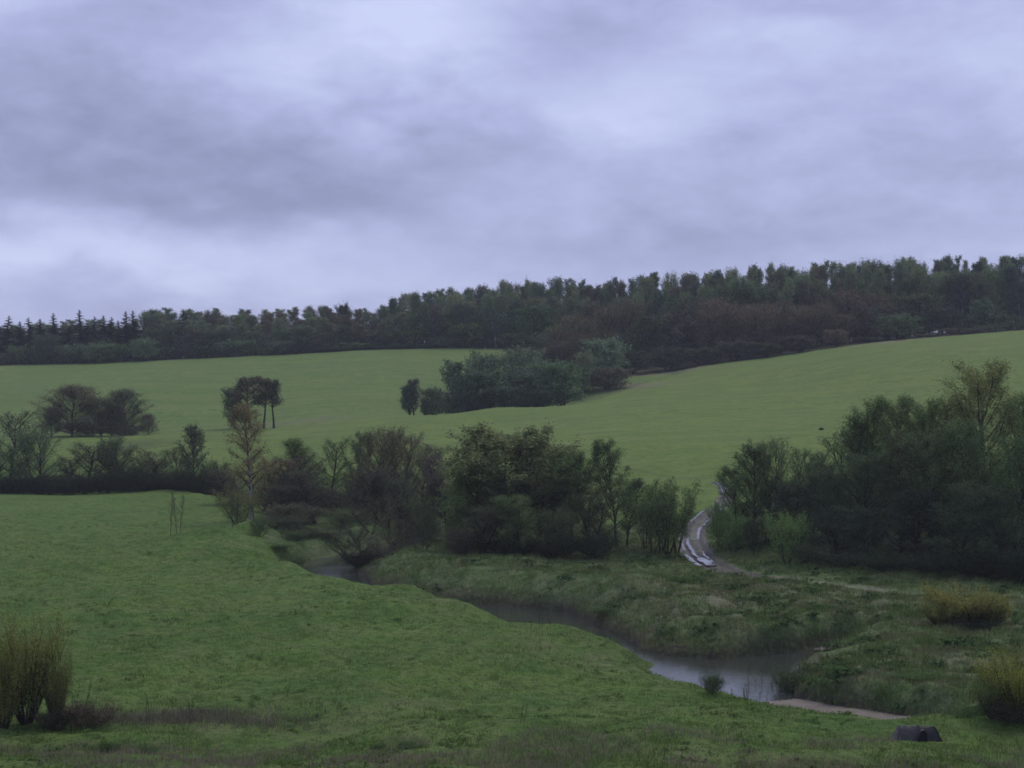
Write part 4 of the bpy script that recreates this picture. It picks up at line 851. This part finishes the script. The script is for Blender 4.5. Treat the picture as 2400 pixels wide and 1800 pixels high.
# ------------------------------------------------------------------ trees along the stream, left of the big willow
for u, v, y, w_, c, pr, l in [
    (590, 945, 234, 104, (.098, .084, .046), 'river_birch', 'tall birch with rusty orange young leaves and a pale stem'), (560, 1148, 216, 100, (.075, .085, .040), 'bushy', 'green bush on the meadow rim at the foot of the rusty birch'),
    (640, 1075, 236, 96, (.075, .056, .040), 'alder_b', 'brownish bare tree right of the rusty birch'), (700, 1060, 250, 80, (.048, .046, .036), 'bare_alder', 'dark bare tree behind the brownish one'),
    (730, 1028, 252, 90, (.062, .082, .036), 'alder', 'leafy topped alder left of the slanting ones'), (772, 1022, 256, 60, (.058, .076, .034), 'bare_alder', 'slender alder with a slanting stem and small leafy top'),
    (832, 1014, 256, 64, (.055, .066, .034), 'alder', 'tall alder left of the twin purple brown crowns'), (872, 1000, 250, 92, (.062, .056, .038), 'alder_b', 'highest purple brown crown of the riverside trees'),
    (928, 1010, 252, 90, (.066, .062, .042), 'alder_b', 'rounded purple brown crown right of the highest one'), (985, 1042, 254, 84, (.060, .064, .040), 'alder_b', 'hazy olive tree sloping down to the right of the purple crowns'),
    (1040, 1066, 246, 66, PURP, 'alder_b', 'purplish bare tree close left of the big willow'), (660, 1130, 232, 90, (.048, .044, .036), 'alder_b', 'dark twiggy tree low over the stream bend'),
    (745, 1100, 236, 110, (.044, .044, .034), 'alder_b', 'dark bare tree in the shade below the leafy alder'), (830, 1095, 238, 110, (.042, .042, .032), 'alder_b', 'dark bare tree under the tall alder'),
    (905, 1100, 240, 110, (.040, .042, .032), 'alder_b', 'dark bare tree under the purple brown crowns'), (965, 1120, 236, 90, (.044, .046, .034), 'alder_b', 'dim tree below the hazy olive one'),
    (700, 1185, 226, 110, (.050, .046, .036), 'bushy', 'brown scrub on the bank left of the pool'), (800, 1190, 228, 100, (.060, .070, .036), 'bushy', 'olive bush behind the pool'),
    (640, 1210, 217, 80, (.040, .048, .030), 'bushy', 'dark bush where the meadow rim drops to the pool'), (690, 1240, 207, 70, (.042, .056, .030), 'low_thicket', 'low leafy tangle on the bank left of the pool'),
    (870, 1150, 224, 120, (.058, .062, .036), 'leaning_willow', 'spreading bare willow leaning over the pool from behind'), (855, 1215, 196, 150, (.040, .036, .028), 'leaning_willow', 'nearly leafless willow with dark limbs sprawling over the pool'),
    (935, 1195, 202, 110, (.066, .070, .040), 'leaning_willow', 'open twiggy willow right of the sprawling one'), (1010, 1170, 214, 90, (.062, .074, .038), 'leaning_willow', 'thin arching willow between the pool and the big willow'),
    (1060, 1110, 214, 90, (.046, .044, .036), 'alder_b', 'dark twiggy tree at the left side of the big willow'), (850, 1290, 190, 80, (.022, .024, .018), 'low_thicket', 'black tangle of roots and twigs at the right side of the pool'),
    (612, 1215, 206, 60, (.050, .066, .034), 'bushy', 'green shrub on the rim where the meadow falls to the pool'), (655, 1268, 199, 90, (.066, .094, .040), 'low_thicket', 'leafy clump on the bank left of the bright water'),
    (640, 1180, 222, 90, (.052, .048, .036), 'alder_b', 'low bare tree behind the meadow rim left of the pool'), (680, 1205, 214, 80, (.042, .044, .030), 'bushy', 'dark shrub above the left bank of the pool'),
    (690, 1296, 196, 80, (.062, .088, .038), 'low_thicket', 'small leafy clump at the left waterline of the pool'), (720, 1235, 213, 80, (.038, .046, .028), 'low_thicket', 'dark clump at the back left of the pool'),
    (905, 1262, 188, 80, (.060, .062, .044), 'leaning_willow', 'thin grey willow on the bank right of the pool'), (990, 1215, 196, 70, (.050, .060, .034), 'leaning_willow', 'small arching willow over the green bank'),
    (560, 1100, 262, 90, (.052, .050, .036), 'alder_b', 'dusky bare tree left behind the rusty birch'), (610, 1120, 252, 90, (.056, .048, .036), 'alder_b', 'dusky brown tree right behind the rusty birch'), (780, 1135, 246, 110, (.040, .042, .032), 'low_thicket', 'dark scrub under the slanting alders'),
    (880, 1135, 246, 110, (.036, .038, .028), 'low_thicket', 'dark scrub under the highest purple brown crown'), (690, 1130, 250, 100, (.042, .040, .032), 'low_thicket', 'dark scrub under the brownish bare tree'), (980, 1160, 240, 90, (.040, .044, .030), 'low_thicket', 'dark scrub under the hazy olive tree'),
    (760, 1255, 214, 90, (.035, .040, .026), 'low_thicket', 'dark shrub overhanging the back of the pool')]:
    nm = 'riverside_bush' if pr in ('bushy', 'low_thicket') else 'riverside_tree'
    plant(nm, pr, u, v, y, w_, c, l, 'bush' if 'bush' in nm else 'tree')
for u, v, y, l in [(400, 1152, 205, 'left one of three spindly saplings on the open meadow'), (414, 1165, 204, 'middle one of three spindly saplings on the open meadow'), (422, 1158, 206, 'right one of three spindly saplings on the open meadow'),
                   (545, 1150, 212, 'thin sapling left of the pair below the rusty birch'), (556, 1162, 213, 'thin sapling right of the pair below the rusty birch')]:
    plant('sapling', 'sapling', u, v, y, 16, (.055, .065, .036), l, 'sapling', 'spindly saplings on the meadow')

# ------------------------------------------------------------------ the big willow and its neighbours
for u, v, y, w_, c, pr, l in [
    (1205, 1000, 199, 290, (.135, .160, .076), 'big_willow', 'big willow with bright yellow green top in the middle of the picture'), (1110, 1065, 197, 140, (.088, .115, .050), 'big_willow', 'leafy left flank tree of the big willow'),
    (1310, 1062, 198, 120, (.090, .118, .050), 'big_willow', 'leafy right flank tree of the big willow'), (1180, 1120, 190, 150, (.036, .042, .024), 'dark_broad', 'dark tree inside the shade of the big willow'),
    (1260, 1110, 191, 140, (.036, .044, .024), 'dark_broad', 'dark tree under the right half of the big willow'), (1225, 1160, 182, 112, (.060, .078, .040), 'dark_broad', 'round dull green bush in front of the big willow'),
    (1120, 1180, 183, 110, (.044, .046, .032), 'alder_b', 'dark twiggy tree in front of the left flank of the big willow'), (1085, 1230, 182, 90, (.040, .040, .030), 'low_thicket', 'dark low thicket under the left side of the big willow'),
    (1310, 1185, 184, 90, (.048, .056, .032), 'bushy', 'dark leafy bush right of the round dull one'), (1345, 1045, 204, 90, (.052, .058, .034), 'alder_b', 'rounded dark tree between the willow and the tall narrow one'),
    (1385, 1060, 200, 90, (.052, .052, .036), 'alder_b', 'purple grey tree left of the tall narrow one'), (1442, 1030, 198, 80, (.056, .070, .036), 'alder', 'tall narrow tree with two stems right of the big willow'),
    (1470, 1120, 194, 64, (.058, .070, .038), 'alder', 'shorter tree at the right of the tall narrow one'), (1390, 1150, 186, 80, (.040, .046, .028), 'alder_b', 'dark low tree below the purple grey one'),
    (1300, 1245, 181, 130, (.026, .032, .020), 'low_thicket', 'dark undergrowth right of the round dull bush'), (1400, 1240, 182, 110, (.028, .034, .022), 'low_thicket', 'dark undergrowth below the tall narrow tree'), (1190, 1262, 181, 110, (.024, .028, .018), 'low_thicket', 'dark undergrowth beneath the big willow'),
    (1512, 1132, 190, 56, (.072, .096, .040), 'sapling_group', 'thin clump of young green stems left in the sapling belt'), (1550, 1122, 189, 60, (.074, .098, .040), 'sapling_group', 'tallest clump of young green stems in the sapling belt'),
    (1585, 1128, 188, 60, (.070, .094, .040), 'sapling_group', 'clump of young green stems right of the tallest clump'), (1565, 1160, 186, 60, (.060, .080, .036), 'sapling_group', 'low clump of young stems in front of the sapling belt'), (1530, 1165, 187, 50, (.056, .074, .034), 'sapling_group', 'dim clump of young stems low in the sapling belt')]:
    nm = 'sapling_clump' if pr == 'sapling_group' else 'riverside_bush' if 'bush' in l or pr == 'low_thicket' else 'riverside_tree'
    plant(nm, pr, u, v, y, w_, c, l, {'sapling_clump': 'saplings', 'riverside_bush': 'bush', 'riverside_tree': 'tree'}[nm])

# ------------------------------------------------------------------ the dark wood at the right
for u, v, y, w_, c, pr, l in [
    (1765, 1040, 196, 96, (0.062, 0.081, 0.040), 'alder', 'open branched tree at the left end of the right hand wood'), (1725, 1090, 193, 76, (0.066, 0.093, 0.044), 'alder', 'small leafy tree leaning over the track'),
    (1828, 1026, 194, 90, (0.062, 0.081, 0.040), 'alder_b', 'round topped tree second from the left in the right hand wood'), (1880, 1052, 192, 90, (0.055, 0.071, 0.040), 'alder_b', 'lower dark tree between two rounded tops'),
    (1905, 1080, 190, 90, (0.051, 0.063, 0.037), 'dark_broad', 'dark full tree in the dip of the wood outline'), (1960, 1002, 194, 80, (0.068, 0.095, 0.048), 'bare_alder', 'thin grey green tree with a visible straight stem'),
    (2010, 975, 190, 90, (0.055, 0.076, 0.040), 'alder', 'leafy tree where the outline of the wood starts to climb'), (2052, 935, 188, 100, (0.062, 0.081, 0.037), 'tall_aspen', 'tall tree with a leafy tuft at the left shoulder of the wood'),
    (2115, 928, 186, 110, (0.067, 0.081, 0.040), 'tall_aspen', 'tall olive tree left of the flat part of the outline'), (2180, 936, 184, 110, (0.063, 0.085, 0.040), 'tall_aspen', 'tall brownish tree under the flat part of the outline'),
    (2238, 932, 183, 96, (0.069, 0.085, 0.042), 'tall_aspen', 'tall tree close left of the highest one'), (2322, 846, 180, 180, (0.116, 0.128, 0.055), 'tall_aspen', 'highest tree of all, hazy golden crown with a dark central stem'),
    (2490, 960, 178, 130, (.055, .070, .036), 'tall_aspen', 'tall tree of the right hand wood just outside the right edge'), (2580, 1000, 182, 140, (.050, .066, .034), 'dark_broad', 'broad tree of the right hand wood outside the right edge'), (2500, 1120, 166, 140, (.036, .046, .026), 'dark_broad', 'dark low tree of the wood outside the right edge'),
    (2398, 925, 176, 110, (0.079, 0.100, 0.046), 'tall_aspen', 'leafy tall tree cut by the right edge of the picture'), (2290, 985, 174, 130, (0.061, 0.081, 0.040), 'dark_broad', 'brown green crown in front of the highest tree'),
    (2380, 1020, 168, 130, (0.053, 0.076, 0.037), 'dark_broad', 'dark green crown low at the right edge'), (2200, 1020, 175, 140, (0.049, 0.063, 0.035), 'dark_broad', 'broad dim crown in the middle of the wood'),
    (2110, 1010, 178, 130, (0.051, 0.061, 0.035), 'dark_broad', 'broad dim crown below the tall olive tree'), (2030, 1060, 182, 130, (0.044, 0.059, 0.035), 'dark_broad', 'dark crown below the leafy tuft'),
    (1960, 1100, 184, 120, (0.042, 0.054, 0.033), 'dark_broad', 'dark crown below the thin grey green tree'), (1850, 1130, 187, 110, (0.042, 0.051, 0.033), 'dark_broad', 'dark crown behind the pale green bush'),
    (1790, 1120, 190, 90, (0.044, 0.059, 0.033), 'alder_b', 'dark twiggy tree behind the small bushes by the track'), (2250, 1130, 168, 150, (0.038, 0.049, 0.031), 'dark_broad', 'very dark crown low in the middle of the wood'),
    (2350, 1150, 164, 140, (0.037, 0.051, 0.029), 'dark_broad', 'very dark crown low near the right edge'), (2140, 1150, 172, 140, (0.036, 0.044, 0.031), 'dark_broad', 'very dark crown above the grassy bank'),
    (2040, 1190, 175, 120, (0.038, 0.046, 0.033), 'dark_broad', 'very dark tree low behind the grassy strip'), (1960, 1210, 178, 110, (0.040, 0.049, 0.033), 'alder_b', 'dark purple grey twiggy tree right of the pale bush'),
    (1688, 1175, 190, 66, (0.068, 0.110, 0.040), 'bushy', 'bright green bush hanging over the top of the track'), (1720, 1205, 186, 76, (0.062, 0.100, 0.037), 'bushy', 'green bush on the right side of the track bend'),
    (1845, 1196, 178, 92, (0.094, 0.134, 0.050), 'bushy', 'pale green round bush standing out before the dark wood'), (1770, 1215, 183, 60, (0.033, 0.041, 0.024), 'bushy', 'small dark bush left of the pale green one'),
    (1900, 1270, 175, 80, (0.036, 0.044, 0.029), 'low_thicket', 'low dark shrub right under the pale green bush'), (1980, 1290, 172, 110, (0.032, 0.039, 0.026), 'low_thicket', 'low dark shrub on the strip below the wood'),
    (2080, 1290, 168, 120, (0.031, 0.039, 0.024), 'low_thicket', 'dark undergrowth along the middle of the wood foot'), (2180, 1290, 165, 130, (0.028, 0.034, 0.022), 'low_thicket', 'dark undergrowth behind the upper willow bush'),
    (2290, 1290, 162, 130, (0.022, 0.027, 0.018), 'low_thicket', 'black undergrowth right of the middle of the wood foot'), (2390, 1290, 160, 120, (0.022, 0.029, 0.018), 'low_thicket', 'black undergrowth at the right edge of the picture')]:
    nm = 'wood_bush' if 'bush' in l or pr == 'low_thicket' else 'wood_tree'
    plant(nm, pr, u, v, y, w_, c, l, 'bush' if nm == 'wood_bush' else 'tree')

# ------------------------------------------------------------------ willow bushes and weeds in the foreground
for u, v, y, w_, c, pr, l in [
    (62, 1430, 97, 165, (.100, .108, .036), 'wand_bush', 'yellow brown willow bush at the left edge of the foreground'), (10, 1480, 95.5, 110, (.095, .100, .030), 'wand_bush', 'half hidden willow bush cut by the left edge'),
    (130, 1510, 97.5, 80, (.085, .095, .034), 'wand_bush', 'shorter willow bush at the right side of the yellow brown one'),
    (2262, 1372, 132, 190, WILLOW, 'wand_bush', 'yellow willow bush in front of the dark wood at the right'), (2200, 1402, 131, 90, (.105, .115, .038), 'wand_bush', 'smaller greenish willow left of the yellow one'), (2325, 1398, 131, 80, (.100, .105, .036), 'wand_bush', 'smaller willow at the right of the yellow one'),
    (2392, 1512, 98, 190, (.130, .135, .034), 'wand_bush', 'bright yellow green willow bush at the right edge of the picture'), (2325, 1575, 98, 90, (.085, .100, .040), 'wand_bush', 'low green willow left of the bright one at the right edge'),
    (210, 1640, 96.5, 110, (.050, .042, .034), 'low_thicket', 'brown bare thicket at the right foot of the left willow bush'), (135, 1655, 96, 90, (.034, .030, .024), 'low_thicket', 'dark thicket under the left willow bush'),
    (2380, 1640, 97, 130, (.036, .040, .026), 'low_thicket', 'dark thicket under the bright willow at the right edge'), (2280, 1445, 130.5, 130, (.034, .038, .026), 'low_thicket', 'dark thicket under the yellow willow bush'),
    (345, 1750, 87.6, 50, (.040, .062, .026), 'low_thicket', 'dark tussock low at the left near the bottom edge'), (255, 1736, 90, 44, (.044, .066, .028), 'low_thicket', 'dark tussock left of and above another near the bottom edge'),
    (965, 1738, 89.5, 66, (.042, .066, .026), 'low_thicket', 'dark green tussock left of centre near the bottom edge'), (885, 1742, 90, 36, (.046, .070, .028), 'low_thicket', 'small dark tussock beside the larger one near the bottom edge'),
    (2050, 1545, 120, 70, (.050, .080, .030), 'low_thicket', 'dark rounded tussock on top of the spit'), (2150, 1610, 109, 110, (.045, .078, .030), 'low_thicket', 'broad dark green clump on the slope of the spit'), (1960, 1600, 113, 60, (.050, .080, .032), 'low_thicket', 'small dark clump on the low side of the spit'),
    (1480, 1352, 167, 70, (.045, .075, .028), 'low_thicket', 'dark green clump on the hummocks left of the track end'), (1600, 1365, 165, 100, (.045, .078, .028), 'low_thicket', 'wide dark green clump on the hummocks below the puddles'), (1420, 1420, 149, 80, (.048, .074, .030), 'low_thicket', 'dark clump on the hummocks above the stream bend'),
    (1668, 1576, 109.2, 56, (.040, .056, .026), 'low_thicket', 'small dark bush on the meadow rim above the pool'), (1848, 1562, 116.5, 80, (.045, .060, .030), 'low_thicket', 'dark tussock at the tip of the spit between the channels')]:
    plant('willow_bush' if pr == 'wand_bush' else 'thicket', pr, u, v, y, w_, c, l, 'bush')
def weeds(name, n, u, y, su, sy, h, c, label, leaf_h=.04, bend=.12):
    """a tuft of tall single stems with short side leaves"""
    rr_ = np.random.RandomState(int(u)); x0 = (u - 1200) / F * y; root = bpy.data.objects.new(name, None); COL.objects.link(root); root.location = (x0, y, ground(x0, y))
    root['label'] = label; root['category'] = 'weeds'; root['group'] = 'tall weed stems'
    mt_ = leaf_mat(name, c, .3)
    for k in range(n):
        dx, dy = rr_.normal(0, su), rr_.normal(0, sy); z0 = ground(x0 + dx, y + dy) - root.location.z
        hh = h * rr_.uniform(.6, 1.1); P0 = np.array([[dx, dy, z0]]); l = sprout(rr_, P0, unit(np.array([[rr_.normal(0, bend), rr_.normal(0, bend), 1.]])), np.array([hh]), 5, 0, .05)
        V_, F_ = tubes(l, (np.linspace(1, .4, 5) * .017)[None], 3)
        q = 22; pl, _ = along(l, rr_.uniform(.35, 1, (1, q))); pl = pl[0]; d1 = unit(rr_.normal(0, 1, (q, 3)) + [0, 0, .6]) * leaf_h * 3; d2 = unit(rr_.normal(0, 1, (q, 3))) * leaf_h * .8
        Vl = np.stack([pl, pl + d1 + d2, pl + d1], 1).reshape(-1, 3)
        link('stem', mk_mesh('stem', np.vstack([V_, Vl]), [F_, np.arange(len(Vl)).reshape(-1, 3) + len(V_)], [mt_], smooth=False), root)
weeds('weed_stems', 5, 175, 97, .35, .4, 3.0, (.045, .060, .030), 'tall dark stems right beside the left willow bush')
weeds('weed_stems', 4, 212, 98, .5, .4, 2.4, (.050, .060, .032), 'shorter dark stems over the brown thicket')
weeds('weed_stems', 2, 345, 97, .12, .2, 1.9, (.045, .062, .030), 'lone weed stem over the withered grass')
weeds('weed_stems', 2, 455, 99, .1, .2, 1.35, (.045, .062, .030), 'short weed stem right of the withered grass')
weeds('weed_stems', 9, 1285, 132, 1.6, .8, 1.9, (.055, .068, .040), 'sparse thin stems on the meadow rim above the stream')
weeds('reed_stems', 22, 1850, 119, 1.3, .6, 1.7, (.16, .17, .075), 'yellow green reeds on the tip of the spit in the stream')
weeds('reed_stems', 9, 1745, 107.5, 1.6, .5, 1.1, (.060, .072, .040), 'thin stems on the meadow rim before the bright water')
weeds('weed_stems', 2, 1216, 95, .2, .2, 1.0, (.045, .060, .032), 'faint weed stem low in the middle foreground')

# little dark clod far up the field
x, y = ray_hit(1925, 1008); rs2 = np.random.RandomState(5)
b_ = bm.new(); bm.ops.create_icosphere(b_, subdivisions=2, radius=.5)
for v_ in b_.verts: v_.co *= 1 + rs2.uniform(-.18, .18); v_.co.z *= .55
me = bpy.data.meshes.new('earth_clod'); b_.to_mesh(me); b_.free(); me.materials.append(M_bark)
o = link('earth_clod', me, label='tiny dark clod lying alone on the green field above the wood', category='clod'); o.location = (x, y, ground(x, y) + .15); o.scale = (1.0, .8, 1)

# ------------------------------------------------------------------ the low grey tent at the waterside
m, t, o = mat('grey_tarpaulin'); pos = t.n('ShaderNodeTexCoord').outputs['Object']
a = t.noise(pos, 2.5, 4, .6); P(t, o, t.mix(t.rng(a, .3, .7), (.018, .018, .019), (.040, .040, .042)), .6, .3, bump(t, a, .5, .06)); M_tarp = m
m, t, o = mat('dark_tarpaulin'); P(t, o, (.010, .010, .012), .7, .3); M_tarp2 = m
m, t, o = mat('pale_seam'); P(t, o, (.14, .14, .13), .7, .2); M_seam = m
tx, ty = ray_hit(2149, 1718); tz = ground(tx, ty); s_ = ty / F
root = bpy.data.objects.new('tent', None); COL.objects.link(root); root.location = (tx, ty, tz - .03)
root['label'] = 'low dark grey tent on the grass by the end of the gravel shore'; root['category'] = 'tent'
hw0, hw1, tp = 55 * s_, 41 * s_, 35 * s_
def tent_shell(x0a, x1a, x0b, x1b, depth, top, n=10, seed=1):
    """a hipped cloth body sagging between its corners: base from x0a to x1a, ridge from x0b to x1b"""
    rr_ = np.random.RandomState(seed); V_ = []; rows_ = [(-1, 0), (-.72, .4), (-.42, .78), (-.14, 1.0), (.14, 1.0), (.42, .78), (.72, .4), (1, 0)]
    for a_, z in rows_:
        for k in range(n + 1):
            q = k / n; xa = x0a + (x1a - x0a) * q; xb = x0b + (x1b - x0b) * q
            V_.append((xa + (xb - xa) * z, a_ * depth * (1 - .1 * z), top * z * (1 - .07 * math.sin(q * math.pi) * (z > .9)) + (rr_.uniform(-.02, .02) if 0 < z else 0)))
    V_ = np.array(V_); F_ = []; w1 = n + 1; R_ = len(rows_)
    for r_ in range(R_ - 1):
        for k in range(n): F_.append((r_ * w1 + k, r_ * w1 + k + 1, (r_ + 1) * w1 + k + 1, (r_ + 1) * w1 + k))
    caps = []
    for k in (0, n):
        for r_ in range(R_ // 2 - 1 + 1):
            a1, b1 = r_ * w1 + k, (R_ - 1 - r_) * w1 + k
            if r_ + 1 <= R_ - 2 - r_:
                caps.append((a1, (r_ + 1) * w1 + k, (R_ - 2 - r_) * w1 + k, b1) if r_ + 1 < R_ - 2 - r_ or True else None)
    return V_, [np.array(F_), np.array([c for c in caps if c[1] != c[2]])]
V_, Fs = tent_shell(-hw0, hw0 * .18, -hw1, hw0 * .06, .75, tp); link('fly_sheet', mk_mesh('fly_sheet', V_, Fs, [M_tarp]), root)
V_, Fs = tent_shell(hw0 * .02, hw0, -.02, hw1, .7, tp * .94, 8, 3); link('fly_sheet', mk_mesh('fly_sheet', V_, Fs, [M_tarp2]), root, label='darker right hand half of the tent')
# the arched porch between the halves
P_ = []; nA = 10
for k in range(nA + 1):
    q = k / nA * math.pi; P_.append((hw0 * .12 - math.cos(q) * hw0 * .20, -.80, max(0, math.sin(q)) * tp * .86))
P2 = [(x_ , -.52, z_ * 1.02) for x_, y_, z_ in P_]; V_ = np.array(P_ + P2); F_ = [(k, k + 1, nA + 2 + k, nA + 1 + k) for k in range(nA)]
link('porch', mk_mesh('porch', V_, np.array(F_), [M_tarp]), root)
Vd = np.array([(x_, -.74, z_) for x_, y_, z_ in P_] + [(hw0 * .12, -.72, 0)]); link('door_flap', mk_mesh('door_flap', Vd, np.array([(k, k + 1, nA + 1) for k in range(nA)]), [M_tarp2]), root)
tube_obj('ridge_pole', [(-hw1 - .04, -.1, tp * .97), (-hw1 * .3, -.12, tp * .955), (.05, -.1, tp * 1.02), (hw1 * .4, -.1, tp * .93), (hw1, -.1, tp * .94)], .018, M_seam, root)
tube_obj('guy_line', [(-hw1, -.1, tp), (-hw0 - .35, -.5, .02)], .006, M_seam, root, 3)
tube_obj('guy_line', [(hw1, -.1, tp * .94), (hw0 + .4, -.5, .02)], .006, M_seam, root, 3)
for sx_ in (-1, 1): tube_obj('peg', [(sx_ * (hw0 + .37), -.52, -.05), (sx_ * (hw0 + .4), -.54, .10)], .012, M_seam, root, 4)
